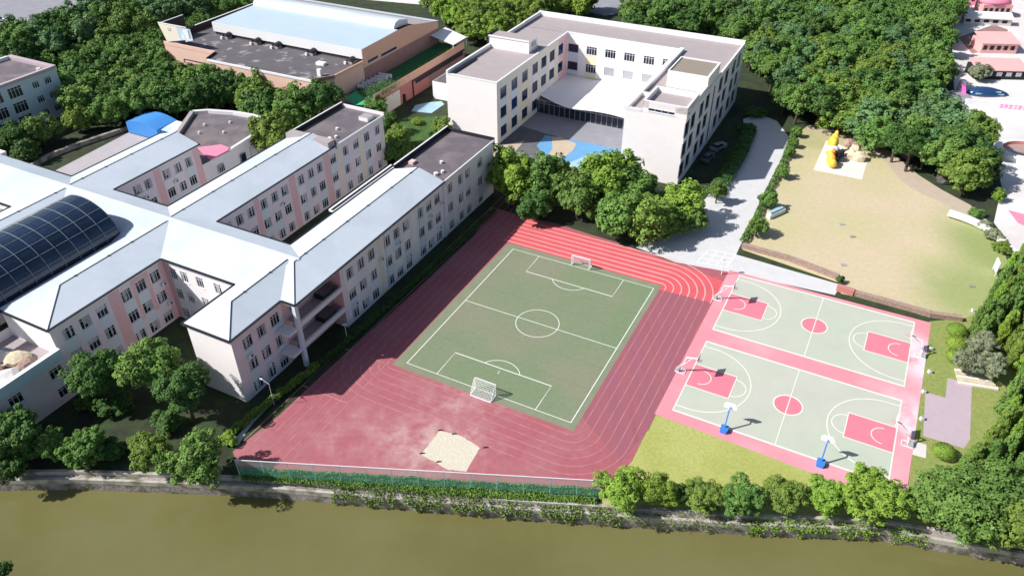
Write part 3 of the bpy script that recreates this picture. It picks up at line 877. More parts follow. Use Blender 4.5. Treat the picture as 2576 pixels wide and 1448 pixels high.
e.bar((-107.4, 155.6, 0), (-107.4, 155.6, 4.2), .3, 'gutter')
e.bar((-107.4, 151.3, 0), (-107.4, 151.3, 2.2), .7, 'gutter')
e.box((-107.48, 157, 3.0), (-107.3, 181, 3.9), 'dark')
G.add('green_roof_block', e)
c = G.mb()
c.face([(GE + .1, 177.5, 8.2), (-107.6, 176.5, 7.0), (-107.6, 184.0, 7.0), (GE + .1, 185.5, 8.2)], 'tensile')
c.face([(GE + .1, 185.5, 8.14), (-107.6, 184.0, 6.94), (-107.6, 176.5, 6.94), (GE + .1, 177.5, 8.14)], 'tensile')
for v in (176.7, 183.8): c.bar((-107.75, v, 4.8), (-107.75, v, 6.95), .15, 'white_metal')
G.add('awning', c)
G.place_windows(20)

# ------------------------------------------------------------------ fan-shaped building, white blocks at the left edge
F = Building('fan_shaped_building', 'grey-roofed fan-shaped building with a curved white parapet beside the lilac yard', 'building', -126.0, 106.0)
fp = [(-131.0, 101.2), (-137.0, 111.5), (-134.3, 113.6), (-128.5, 115.4), (-123.5, 116.0), (-119.6, 115.6), (-118.4, 112.5), (-116.9, 108.9), (-116.2, 101.0), (-116.6, 93.9), (-124.8, 93.9)]
w = F.mb()
w.prism(fp, 0, 6.6, 'wall_pale', 'roof_dark')
F.add('wall', w)
pz = F.mb()
for a, c in zip(fp[1:6], fp[2:7]): pz.bar((a[0], a[1], 6.9), (c[0], c[1], 6.9), .8, 'fascia', .9)
for a, c in zip(fp[6:8], fp[7:9]): pz.bar((a[0], a[1], 6.7), (c[0], c[1], 6.7), .6, 'wall_pale', .6)
pz.bar((fp[0][0], fp[0][1], 6.9), (fp[1][0], fp[1][1], 6.9), .9, 'roof_tan', .9)
F.add('parapet', pz)
a = F.mb()
a.prism([(-122.7, 98.8), (-119.4, 102.0), (-116.1, 101.6), (-116.3, 95.9)], 6.72, 7.0, 'pink_roof')
F.add('awning', a)
for (x, y, z) in ((-116.35, 104.2, 3.6), (-117.15, 107.6, 3.6), (-118.25, 111.0, 3.6), (-116.3, 98.0, 4.2), (-116.35, 101.5, 1.2)):
    fm, pm = window_meshes(1.5, 2.2 if z < 4 else 1.7, 'blue' if z < 4 else 'case0')
    ang = D2R(90 + (18 if y > 106 else 0))
    o = link('window', fm, F.root, (x - F.o[0] + .35, y - F.o[1], z), ang)
    link('pane', pm, o)
for x, y in ((-130, 108), (-126, 111.5), (-123.5, 107), (-128, 104.5)):
    v = F.mb(); v.cyl((x, y), .25, 6.6, 7.05, 'fascia', 8)
    F.add('roof_vent', v)

Lb = Building('apartment_block', 'bluish white block with a dark flat roof at the left edge behind the trees', 'building', -186.0, 96.0)
w = Lb.mb()
cs = [106.8, 103.6, 98.4, 93.6, 88.8, 84]
ops = []
for i, c in enumerate(cs):
    for z in (9.0, 5.5, 2.2):
        ops.append((c - 78, z, 1.7 if i < 2 else 3.4, 1.6 if i < 2 else 2.5, 'case0' if i < 2 else 'wide'))
Lb.wall(w, (-178, 78), (-178, 109.6), 0, 11.4, 'wall_bluish', ops)
Lb.wall(w, (-178, 109.6), (-194, 109.6), 0, 11.4, 'wall_pale')
Lb.wall(w, (-194, 109.6), (-194, 78), 0, 11.4, 'wall_pale')
Lb.wall(w, (-194, 78), (-178, 78), 0, 11.4, 'wall_white')
Lb.add('wall', w)
r = Lb.mb()
r.box((-193.5, 78, 10.7), (-178.7, 108.6, 11.0), 'roof_dark')
r.box((-194.2, 108.6, 11.0), (-177.8, 109.8, 11.75), 'pave_pink')
r.box((-178.7, 78, 11.0), (-177.8, 108.6, 11.7), 'pave_pink')
r.box((-194.2, 78, 11.0), (-193.5, 108.6, 11.8), 'fascia')
Lb.add('roof', r)
r = Lb.mb(); r.cyl((-179.6, 106.5), .5, 11.0, 11.8, 'white_metal', 12)
Lb.add('roof_vent', r)
Lb.place_windows(40)

K = Building('white_house', 'small white flat-roofed house at the left edge of the lilac yard', 'building', -160.0, 72.0)
w = K.mb()
K.wall(w, (-153.6, 62), (-153.6, 78.5), 0, 8.0, 'wall_bluish', [(s, z, 1.2, 1.5, 'case1') for s in (3, 5.5, 9, 12, 14.5) for z in (5.8, 2.2)])
K.wall(w, (-168, 62), (-153.6, 62), 0, 8.0, 'wall_white')
K.wall(w, (-153.6, 78.5), (-168, 78.5), 0, 8.0, 'wall_bluish')
K.wall(w, (-168, 78.5), (-168, 62), 0, 8.0, 'wall_white')
w.box((-168.1, 61.9, 7.9), (-153.5, 78.6, 8.2), 'fascia')
K.add('wall', w)
K.place_windows(20)

Q = Building('cream_annex', 'small cream annex with a dark flat roof between the terracotta block and the U-shaped building', 'building', -98, 160)
w = Q.mb()
Q.wall(w, (-102.4, 157.0), (-90.5, 157.0), 0, 4.6, 'wall_white', [(7.2, 2.2, .9, 1.5, 'case1'), (8.7, 2.2, .9, 1.5, 'case2')])
Q.wall(w, (-90.5, 157.0), (-90.5, 170), 0, 4.6, 'wall_white')
Q.wall(w, (-102.4, 170), (-102.4, 157.0), 0, 4.6, 'wall_white')
Q.wall(w, (-90.5, 170), (-102.4, 170), 0, 4.6, 'wall_white')
w.box((-102.0, 157.4, 3.9), (-90.5, 170, 4.15), 'wall_white', 'roof_dark')
Q.add('wall', w)
Q.place_windows(20)

# ------------------------------------------------------------------ ground, river, surfaces (all structure)
QUAY = [(-100.49, 64.73), (-65.06, 64.60), (-55.84, 64.76), (-33.24, 63.59), (0.80, 59.96), (13.47, 58.86), (27.87, 57.65), (43.63, 56.86), (51.77, 55.00), (58.90, 53.52), (89.02, 49.92)]
WATERZ = -2.4
sheet('ground', QUAY + [(900, 40), (900, 1400), (-900, 1400), (-900, 60)], 0.0, 'soil')
sheet('river', [(-400, -60), (400, -60), (400, 90), (-400, 90)], WATERZ, 'water')
sheet('riverbank_near', [(-110, 20), (-45, 20), (-50, 47.5), (-56, 49.5), (-64, 51.0), (-110, 52)], -1.2, 'soil')

Z = 0.0
def st(name, pts, m, lvl): return sheet(name, pts, 0.004 * lvl + 0.004, m)
st('grass', [(19.64, 74.73), (15.38, 66.25), (11.29, 63.67), (10.89, 59.51), (27.97, 58.05), (43.83, 57.37), (52.03, 55.54), (59.11, 53.89), (64.32, 53.08), (89.56, 95.51), (71.84, 95.60), (66.41, 94.81), (49.21, 62.15)], 'grass', 0)
st('side_lawn', [(66.28, 94.81), (49.18, 61.97), (47.02, 57.52), (52.16, 55.82), (59.25, 54.16), (64.48, 53.34), (100.41, 113.76), (83.84, 106.49), (72.15, 95.60)], 'grass_side', 1)
st('courtyard_paving', [(-100.79, 140.02), (-89.44, 167.04), (-78.66, 173.77), (-74.28, 163.68), (-89.12, 145.18), (-90.08, 139.95)], 'pave_lilac', 0)
st('courtyard_blue_paving', [(-82.13, 163.73), (-78.66, 173.77), (-75.76, 173.75), (-71.52, 163.66), (-75.76, 157.45), (-77.95, 152.54)], 'pave_sky', 2)
st('road', [(-190.17, 249.18), (-227.18, 308.56), (-161.09, 307.80), (-146.77, 270.81), (-151.33, 261.66), (-156.31, 248.04), (-161.17, 242.86)], 'asphalt_light', 0)
st('lane', [(-120.18, 203.09), (-124.83, 215.59), (-107.31, 232.81), (-98.86, 236.47), (-97.52, 225.52), (-109.62, 209.09), (-116.66, 200.13)], 'asphalt', 0)
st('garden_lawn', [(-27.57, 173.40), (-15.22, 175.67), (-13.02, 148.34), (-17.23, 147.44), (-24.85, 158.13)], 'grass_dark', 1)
st('garden_path', [(-21.25, 183.60), (-17.79, 184.34), (-16.86, 182.56), (-19.69, 176.90), (-24.70, 178.15), (-24.09, 181.85)], 'pave_sky', 2)
st('garden_walk', [(-21.45, 151.21), (-19.20, 160.14), (-16.49, 166.53), (-14.88, 167.62), (-14.60, 163.26), (-18.03, 157.07), (-19.88, 148.38)], 'path', 2)
# running track
st('running_track', [(-6.87, 121.02), (-4.11, 131.30), (3.26, 127.00), (8.52, 124.91), (14.28, 121.18), (19.83, 117.87), (28.89, 111.36), (37.78, 108.86), (35.03, 102.72), (19.67, 74.88), (15.38, 66.25), (11.09, 61.62), (-34.61, 64.87), (-36.57, 68.13), (-32.18, 74.56), (-26.93, 84.26), (-17.60, 100.78)], 'rubber', 1)
def LP(o, yaw):
    c, s = math.cos(D2R(yaw)), math.sin(D2R(yaw))
    return lambda x, y: (o[0] + x * c - y * s, o[1] + x * s + y * c)
PT = LP((0.245, 116.05), -27.33)
def rr(x0, x1, y0, y1, r, n=8):
    P = []
    for cx, cy, a in ((x1 - r, y1 - r, 0), (x0 + r, y1 - r, 90), (x0 + r, y0 + r, 180), (x1 - r, y0 + r, 270)):
        P += arc((cx, cy), r, a, a + 90, n)
    return P
TX0, TX1, TY0, TY1 = -1.75, 27.5, -35.9, 1.4
st('running_track_bend', [PT(*p) for p in [(-3.2, TY1 + .2), (27.6, TY1), (TX1, -.4), (35.9, .1), (36.6, 2.2), (36.9, 7.2), (31, 8.6), (20, 9.6), (8, 10.3), (-2.6, 10.7)]], 'rubber_bright', 2)
st('running_track_straight', [PT(*p) for p in [(TX1, .1), (35.9, .6), (36.4, -31), (35, -38), (TX1, -33)]], 'rubber_maroon', 3)
ln = MB()
for k in range(6):
    d = .85 + 1.35 * k
    P = rr(TX0 - d, TX1 + d, TY0 - d, TY1 + d, d + .5)
    P = [PT(*p) for p in P]
    ln.ribbon(P, .11, .026, 'lane_line', closed=True)
for k in range(7):
    x = TX0 - .85 - 1.35 * k
    ln.ribbon([PT(x, -57.5), PT(x, 18.5)], .11, .029, 'lane_line')
for y in (-45.5, -36.2): ln.ribbon([PT(TX0 - .8, y), PT(TX0 - 9, y)], .13, .032, 'lane_line')
o = ln.build('lane_lines'); o['kind'] = 'structure'
ln = MB()
for k in range(7):
    d = .6 + 1.3 * k
    r0 = d + .5
    x1, y1 = TX1 + d + .25, TY1 + d
    ln.ribbon([PT(-3.0, y1), PT(x1 - r0, y1)] + [PT(*p) for p in arc((x1 - r0, y1 - r0), r0, 90, 0, 12)] + [PT(x1, .3)], .17, .034, 'lane_line_bright')
o = ln.build('bend_lines'); o['kind'] = 'structure'
# football pitch
st('pitch_turf', [PT(*p) for p in [(TX0, TY1), (TX1, TY1), (TX1, TY0), (TX0, TY0)]], 'turf_edge', 3)
st('pitch_field', [PT(*p) for p in [(-.2, .2), (26.7, .2), (26.7, -34.8), (-.2, -34.8)]], 'turf', 5)
ln = MB()
for y in (-7.6, -12.4, -22.3, -27.2): ln.ribbon([PT(-.1, y), PT(26.6, y - .2)], .07, .0285, 'turf_seam')
ln.build('turf_seams')['kind'] = 'structure'
ln = MB(); zl = .034
W_, L_ = 26.57, 34.64
ln.ribbon([PT(*p) for p in [(0, 0), (W_, 0), (W_, -L_), (0, -L_)]], .13, zl, 'line', closed=True)
ln.ribbon([PT(0, -L_ / 2), PT(W_, -L_ / 2)], .12, zl + .004, 'line')
for y, s in ((0, -1), (-L_, 1)):
    ln.ribbon([PT(5.2, y), PT(5.2, y + s * 5.3), PT(21.2, y + s * 5.3), PT(21.2, y)], .12, zl + .004, 'line')
    ln.ribbon([PT(*p) for p in arc((13.2, y + s * 3.6), 3.4, (90 if s > 0 else 270) - 58, (90 if s > 0 else 270) + 58)], .12, zl + .006, 'line')
ln.ribbon([PT(*p) for p in arc((13.2, -L_ / 2), 3.45, 0, 360, 48)][:-1], .12, zl + .006, 'line', closed=True)
ln.ribbon([PT(13.1, -29.9), PT(13.1, -30.6)], .1, zl, 'line')
o = ln.build('pitch_lines'); o['kind'] = 'structure'
# basketball courts
CB = LP((29.9, 90.04), -27.8); CA = LP((39.21, 107.56), -27.9)
st('court_surround', [CB(*p) for p in [(-1.9, 20.7), (30.2, 20.9), (30.0, -19.4), (-2.0, -18.4)]], 'court_pink', 5)
for nm, C in (('A', CA), ('B', CB)):
    w_, l_ = 27.83, 16.5
    st('court_surface', [C(*p) for p in [(0, 0), (w_, 0), (w_, -l_), (0, -l_)]], 'court_green', 6)
    for s, x0 in ((1, 0), (-1, w_)):
        st('court_key', [C(*p) for p in [(x0 + s * .1, -5.8), (x0 + s * 6.2, -5.8), (x0 + s * 6.2, -10.8), (x0 + s * .1, -10.8)]], 'key_pink', 7)
    st('court_circle', [C(*p) for p in arc((w_ / 2, -8.2), 1.85, 0, 360, 32)[:-1]], 'key_pink', 7)
    ln = MB(); z = .040; lm = 'court_line'
    ln.ribbon([C(*p) for p in [(0, 0), (w_, 0), (w_, -l_), (0, -l_)]], .22, z, lm, closed=True)
    ln.ribbon([C(*p) for p in arc((w_ / 2, -8.2), 1.95, 0, 360, 32)[:-1]], .18, z + .004, lm, closed=True)
    ln.ribbon([C(w_ / 2, 0), C(w_ / 2, -l_)], .14, z + .008, 'line')
    for s, x0 in ((1, 0), (-1, w_)):
        ln.ribbon([C(x0, -5.8), C(x0 + s * 6.2, -5.8), C(x0 + s * 6.2, -10.8), C(x0, -10.8)], .14, z + .004, lm)
        a0 = -90 if s > 0 else 90
        ln.ribbon([C(*p) for p in arc((x0 + s * 6.2, -8.3), 1.85, a0, a0 + 180, 20)], .13, z + .006, lm)
        ln.ribbon([C(x0, -1.25)] + [C(*p) for p in arc((x0 + s * 1.6, -8.3), 7.05, -s * 90, s * 90, 36)] [::(1 if s < 0 else -1)][0:0] + [C(x0 + s * 1.4, -1.25)]
                  + [C(x0 + s * (1.5 + 7.1 * math.cos(D2R(t))), -8.3 + 7.05 * math.sin(D2R(t))) for t in range(90, -91, -5)] + [C(x0, -15.35)], .15, z + .008, lm)
        ln.ribbon([C(x0 + s * (1.5 + 1.5 * math.cos(D2R(t))), -8.3 + 1.5 * math.sin(D2R(t))) for t in range(90, -91, -10)], .12, z + .004, lm)
    o = ln.build('court_lines'); o['kind'] = 'structure'
# field, paths, plaza
st('sand_field', [(69.96, 168.58), (76.22, 167.65), (80.91, 162.61), (83.14, 154.40), (83.70, 143.20), (86.02, 137.19), (89.74, 133.11), (91.01, 126.94), (90.02, 119.11), (87.39, 111.30), (83.31, 104.17), (76.94, 98.17), (72.06, 95.39), (65.21, 97.91), (54.81, 102.29), (55.71, 105.23), (41.71, 115.63), (43.15, 119.37), (47.98, 129.45), (53.82, 140.77), (58.99, 151.64), (65.69, 163.78)], 'sand', 3)
st('sand_path', [(70.10, 169.03), (76.37, 168.09), (82.38, 164.10), (84.46, 154.39), (85.75, 144.08), (87.79, 137.52), (90.55, 131.52), (91.04, 124.73), (89.72, 116.42), (89.63, 120.48), (88.33, 126.96), (85.42, 132.34), (82.12, 137.55), (81.01, 142.34), (81.24, 149.60), (80.07, 154.42), (77.25, 162.63), (69.40, 166.81)], 'sand_path', 4)
st('concrete_path', [(55.93, 172.80), (60.21, 176.32), (63.74, 171.59), (63.99, 162.72), (60.14, 152.60), (54.71, 142.50), (47.59, 127.94), (41.33, 116.42), (40.20, 114.08), (55.68, 104.77), (53.67, 101.85), (37.72, 108.62), (28.94, 111.61), (22.57, 116.52), (31.29, 125.07), (38.86, 134.21), (46.83, 147.96), (53.21, 161.74)], 'path', 2)
ln = MB()
for a, b in (((1790,630),(1850,640)), ((1770,650),(1835,660)), ((1755,668),(1822,676))):
    pass
G0 = [(35.61, 115.66), (40.12, 114.08), (37.57, 110.08), (32.58, 111.59)]
for t in (0, .33, .66, 1):
    q = lambda i, j, t: (G0[i][0] * (1 - t) + G0[j][0] * t, G0[i][1] * (1 - t) + G0[j][1] * t)
    ln.ribbon([q(0, 1, t), q(3, 2, t)], .25, .02, 'line')
    ln.ribbon([q(0, 3, t), q(1, 2, t)], .25, .023, 'line')
o = ln.build('painted_grid'); o['kind'] = 'structure'
st('courtyard_terrace', [UV(*p) for p in [(-75, 163), (-45.7, 163), (-45.7, 149.5), (-68, 150.5), (-75, 152)]], 'asphalt_light', 3)  # darker grey puts the left wing's shade into the terrace colour
st('courtyard_floor', [UV(*p) for p in [(-75, 152), (-67.5, 150.2), (-45.7, 149.3), (-45.7, 126), (-75, 126)]], 'asphalt', 3)  # dark tone paints the courtyard shade into the floor
st('courtyard_blue_floor', [(7.86, 164.18), (17.99, 159.68), (24.79, 155.98), (22.61, 137.58), (9.15, 137.66), (7.91, 151.59), (5.67, 158.53)], 'pave_blue', 4)
st('courtyard_sky_patch', [(8.49, 141.05), (9.48, 144.56), (12.34, 150.05), (16.50, 153.47), (20.53, 154.23), (24.65, 151.87), (23.13, 139.26), (13.32, 139.32)], 'pave_sky', 5)
st('courtyard_tan_patch', [(9.29, 163.10), (11.30, 163.09), (14.73, 159.50), (13.59, 155.85), (10.89, 151.96), (9.44, 147.27), (7.23, 151.98), (9.19, 156.89)], 'pave_tan', 6)
st('ramp', [UV(*p) for p in [(-75, 139.5), (-70.5, 145), (-70, 139), (-74, 130), (-77, 133)]], 'sand_path', 4)
st('yard_slab', [(58.66, 78.86), (60.93, 77.65), (63.14, 81.73), (65.96, 80.30), (60.59, 69.82), (59.07, 68.30), (54.67, 70.48)], 'pave_pink', 3)
st('yard_slab', [(52.99, 69.64), (54.46, 68.94), (53.35, 66.63), (51.79, 67.31)], 'plaza', 3)
st('plaza', [(133.27, 230.63), (169.79, 304.03), (228.26, 303.37), (107.50, 113.72), (90.49, 113.81), (91.80, 124.73), (100.60, 138.78), (107.37, 155.23), (109.29, 170.11), (114.78, 189.90)], 'plaza', 2)
st('plaza_brown_court', [(135.93, 232.45), (142.53, 237.30), (153.27, 245.09), (154.96, 239.90), (148.49, 227.59), (138.14, 219.99), (133.28, 218.34)], 'wall_brown', 4)
_sp, _rs = [(-9.79, 71.74), (-6.85, 70.80), (-4.29, 68.62), (-5.92, 64.63), (-8.32, 65.03), (-11.85, 67.56)], random.Random(3)
_out = []
for _a, _b in zip(_sp, _sp[1:] + _sp[:1]):          # ragged edge of scattered sand
    for _k in range(9):
        _t = _k / 9
        _out.append((_a[0] + (_b[0] - _a[0]) * _t + _rs.uniform(-.06, .06), _a[1] + (_b[1] - _a[1]) * _t + _rs.uniform(-.06, .06)))
st('sandpit', _out, 'sandpit', 4)
st('shed_path', [(-37.08, 69.86), (-33.80, 78.85), (-33.03, 78.05), (-35.16, 73.45), (-35.73, 71.63), (-36.09, 69.16)], 'path', 3)
st('rear_road', [(-110.56, 307.23), (-32.02, 306.33), (-27.95, 267.72), (-53.66, 275.61), (-81.79, 276.89)], 'plaza', 2)
st('rocky_clearing', [(28.24, 273.79), (35.33, 288.91), (44.75, 283.59), (38.94, 259.77), (30.57, 255.48), (25.71, 259.90)], 'asphalt_light', 2)

# quay wall
qw = empty('quay_wall', (QUAY[4][0], QUAY[4][1], 0), 0, 'long weathered concrete quay wall along the green river', 'wall')
off = (QUAY[4][0], QUAY[4][1])
def quayline(d):
    out = []
    P = [Vector(p) for p in QUAY]
    for i in range(len(P)):
        a, b = P[max(i - 1, 0)], P[min(i + 1, len(P) - 1)]
        t = (b - a).normalized()
        n = Vector((t.y, -t.x))
        out.append((P[i].x + n.x * d, P[i].y + n.y * d))
    return out
def strip(mb, d0, d1, z0, z1, m, mtop):
    a, b = quayline(d0), quayline(d1)
    for i in range(len(a) - 1):
        mb.face([(*b[i], z0), (*b[i + 1], z0), (*b[i + 1], z1), (*b[i], z1)], m)
        mb.face([(*b[i], z1), (*b[i + 1], z1), (*a[i + 1], z1), (*a[i], z1)], mtop)
        mb.face([(*a[i + 1], z0), (*a[i], z0), (*a[i], z1), (*a[i + 1], z1)], m)
for nm, d0, d1, z0, z1, m, mt in (('coping', -.42, .02, -.5, .14, 'coping', 'coping'), ('step', .023, .5, -1.3, -.42, 'concrete', 'concrete'),
                                  ('coping', .503, .85, -1.1, -.36, 'coping', 'coping'), ('face', .5, .82, -3.4, -1.1, 'concrete', 'concrete')):
    mb = MB(off); strip(mb, d0, d1, z0, z1, m, mt); mb.build(nm, qw)

# ------------------------------------------------------------------ green mesh fence
FA, FB = (-34.36, 63.84), (11.07, 60.40)
fa, fb = Vector(FA), Vector(FB)
fd = (fb - fa).normalized(); fl = (fb - fa).length; fang = math.atan2(fd.y, fd.x)
fr = empty('mesh_fence', (fa.x, fa.y, 0), fang, 'tall green mesh fence with a pale top rail between track and river', 'fence')
mb = MB(); mb.box((0, -.012, .1), (fl, .012, 2.25), 'fence_mesh'); mb.build('mesh_panel', fr)
mb = MB(); mb.box((0, -.012, 2.26), (fl, .012, 3.2), 'fence_top'); mb.build('upper_panel', fr)
mb = MB(); mb.bar((0, 0, 3.25), (fl, 0, 3.25), .09, 'white_metal'); mb.build('top_rail', fr)
n = 14
for i in range(n + 1):
    mb = MB(); mb.cyl((0, 0), .06, 0, 3.25, 'fence_post', 8)
    mb.build('post', fr, (fl * i / n, .08, 0))

# ------------------------------------------------------------------ goals and hoops
def goal(x, y, ang, W, D, H, label):
    g = empty('football_goal', (x, y, 0), ang, label, 'goal', 'football goals')
    mb = MB()
    for a in (0, W): mb.bar((a, 0, 0), (a, 0, H), .12, 'white_metal')
    mb.bar((-.06, 0, H), (W + .06, 0, H), .12, 'white_metal')
    mb.build('front_frame', g)
    mb = MB()
    for a in (0, W):
        mb.bar((a, 0, .06), (a, D, .06), .09, 'white_metal')
        mb.bar((a, .35, H), (a, D, .06), .06, 'white_metal')
        mb.bar((a, 0, H), (a, .35, H), .06, 'white_metal')
    mb.bar((0, D, .06), (W, D, .06), .12, 'white_metal')
    mb.build('rear_frame', g)
    mb = MB()
    nx = int(W / .22)
    for i in range(nx + 1):
        a = W * i / nx
        mb.bar((a, .35, H), (a, D, .06), .028, 'net'); mb.bar((a, 0, H), (a, .35, H), .028, 'net')
    for k in range(10):
        t = k / 9
        q = (.35 + (D - .35) * t, H + (.06 - H) * t)
        mb.bar((0, q[0], q[1]), (W, q[0], q[1]), .028, 'net')
        for a in (0, W): mb.bar((a, 0, q[1]), (a, q[0], q[1]), .028, 'net')
    mb.build('net', g)
gx, gy = PT(15.05, -34.7)
goal(gx, gy, D2R(-27.3 + 180), 3.3, -0 + 1.55, 2.1, 'larger-looking white football goal with a net on the near goal line beside the sandpit')
gx, gy = PT(11.5, .05)
goal(gx, gy, D2R(-27.3), 3.3, 1.3, 2.1, 'white football goal on the far goal line below the bright red track bend')
# flip depth of near goal away from the pitch: the local +y of a goal turned by 180 degrees points off the pitch

def hoop_big(x, y, ang, label):
    """arm-type stand: sloping boom, rear base, white framed board; local +x points to the court"""
    g = empty('basketball_hoop', (x, y, 0), ang, label, 'hoop', 'large basketball stands')
    mb = MB()
    for y_ in (-.5, .5): mb.bar((-.9, y_, .08), (.5, y_, .08), .1, 'white_metal')
    mb.bar((-.9, -.55, .08), (-.9, .55, .08), .1, 'white_metal'); mb.bar((.5, -.55, .08), (.5, .55, .08), .1, 'white_metal')
    mb.box((-.85, -.4, .02), (-.35, .4, .42), 'grey_metal'); mb.build('base', g)
    mb = MB()
    mb.bar((-.2, 0, .1), (.35, 0, 2.9), .16, 'white_metal'); mb.bar((.35, 0, 2.85), (2.0, 0, 3.25), .13, 'white_metal')
    mb.bar((-.75, .25, .5), (1.2, .1, 3.0),   .05, 'white_metal'); mb.bar((-.75, -.25, .5), (1.2, -.1, 3.0), .05, 'white_metal'); mb.build('boom', g)
    mb = MB(); mb.box((2.0, -.9, 2.85), (2.06, .9, 3.95), 'white_shell')
    for a, b in (((-.9, 2.85), (.9, 2.93)), ((-.9, 3.87), (.9, 3.95)), ((-.3, 3.05), (.3, 3.1)), ((-.3, 3.45), (.3, 3.5))):
        mb.box((2.061, a[0], a[1]), (2.075, b[0], b[1]), 'asphalt_light')
    bo = mb.build('backboard', g)
    mb = MB()
    P = [(2.35 + .23 * math.cos(t * math.pi / 8), .23 * math.sin(t * math.pi / 8), 3.05) for t in range(17)]
    for a, b in zip(P, P[1:]): mb.bar(a, b, .04, 'red_paint')
    mb.build('rim', bo)
    mb = MB()
    for i in range(0, 16, 2):
        a = P[i]; mb.bar(a, (2.35 + (a[0] - 2.35) * .6, a[1] * .6, 2.65), .02, 'net')
    mb.build('net', bo)
HB = [(C, s) for C in (CA, CB) for s in (0, 1)]
names = ['white basketball stand at the left end of the far court', 'white basketball stand at the right end of the far court',
         'white basketball stand at the left end of the near court', 'white basketball stand at the right end of the near court']
for i, (C, s) in enumerate(HB):
    x = -1.3 if s == 0 else 27.83 + 1.3
    p = C(x, -8.3)
    hoop_big(p[0], p[1], D2R(-27.8 + (0 if s == 0 else 180)), names[i])
def hoop_blue(x, y, ang, label, board):
    g = empty('basketball_hoop', (x, y, 0), ang, label, 'hoop', 'blue practice hoops')
    mb = MB()
    P = [(-.6, -.4), (-.42, -.52), (.45, -.52), (.6, -.35), (.6, .35), (.45, .52), (-.42, .52), (-.6, .4)]
    mb.prism(P, 0, .62, 'blue_paint'); mb.build('base', g)
    mb = MB(); mb.bar((.1, 0, .7), (.75, 0, 3.2), .17, 'blue_paint'); mb.bar((.7, 0, 3.1), (1.35, 0, 3.25), .13, 'blue_paint'); mb.build('pole', g)
    mb = MB(); P = [(1.35, -.85, 2.9), (1.35, .85, 2.9), (1.35, .9, 3.5), (1.35, .6, 3.95), (1.35, -.6, 3.95), (1.35, -.9, 3.5)]
    mb.face(P[::-1], 'white_shell'); mb.face([(q[0] + .06, q[1], q[2]) for q in P], 'white_shell')
    for a, b in zip(P, P[1:] + P[:1]): mb.face([a, b, (b[0] + .06, b[1], b[2]), (a[0] + .06, a[1], a[2])], 'white_shell')
    bo = mb.build('backboard', g)
    mb = MB()
    P = [(1.68 + .23 * math.cos(t * math.pi / 8), .23 * math.sin(t * math.pi / 8), 3.0) for t in range(17)]
    for a, b in zip(P, P[1:]): mb.bar(a, b, .05, 'white_metal')
    mb.build('rim', bo)
for (x, y), lb in zip(((28.38, 71.51), (39.37, 65.63)), ('blue basketball hoop at the near side of the court, the left one of the pair', 'blue basketball hoop nearer to the river bushes, the right one of the pair')):
    hoop_blue(x, y, D2R(62), lb, 0)

# ------------------------------------------------------------------ low brick walls
def lowwall(P, h, w, label, m='brick', name='brick_wall', cat='wall', cap=None):
    o0 = P[0]
    root = empty(name, (o0[0], o0[1], 0), 0, label, cat)
    mb = MB(o0)
    for a, b in zip(P, P[1:]): mb.bar((a[0], a[1], h / 2), (b[0], b[1], h / 2), w, m, h)
    mb.build('body', root)
    mb = MB(o0)
    for a, b in zip(P, P[1:]): mb.bar((a[0], a[1], h + .041), (b[0], b[1], h + .041), w + .12, cap or m, .08)
    mb.build('cap', root)
lowwall([(41.76, 116.42), (49.09, 112.13), (55.77, 106.39)], .75, .8, 'speckled brown brick wall between the sandy field and the grey path')
lowwall([(55.75, 102.51), (62.89, 98.55), (67.00, 96.13), (71.42, 94.99)], .75, .8, 'speckled brown brick wall between the sandy field and the far basketball court')
lowwall([(54.47, 103.41), (56.70, 101.84)], .9, .9, 'short red painted wall segment at the corner of the far court', 'wall_red')
lowwall([(-104.63, 142.62), (-102.06, 152.70), (-98.47, 158.21), (-89.89, 168.15)], .9, .7, 'low grey stone wall between the lilac yard and the shaded trees', 'concrete')

# street lamp by the front wing
lp = empty('street_lamp', (*(-33.24, 76.63), 0), D2R(150), 'thin white street lamp by the hedge at the front wing', 'street lamp')
mb = MB(); mb.cyl((0, 0), .05, 0, 4.0, 'white_metal', 8, .03); mb.build('pole', lp)
mb = MB(); mb.bar((0, 0, 3.97), (1.2, 0, 4.3), .04, 'white_metal'); ar = mb.build('arm', lp)
mb = MB(); mb.box((1.15, -.09, 4.24), (1.6, .09, 4.34), 'white_metal'); mb.build('lamp_head', lp)
def pole(x, y, h, label, cat='lamp post', arm=True):
    g = empty('lamp_post', (x, y, 0), 0, label, cat)
    mb = MB(); mb.cyl((0, 0), .09, 0, h, 'white_metal', 8, .06); mb.build('pole', g)
    mb = MB(); mb.box((-.35, -.2, h), (.35, .2, h + .16), 'white_metal'); mb.build('lamp_head', g)
pole(*(36.18, 107.91), 3.2, 'short post with a white head between the painted grid and the far court')
pole(*(-25.73, 91.59), 2.2, 'small white post at the foot of the long wing by the track')

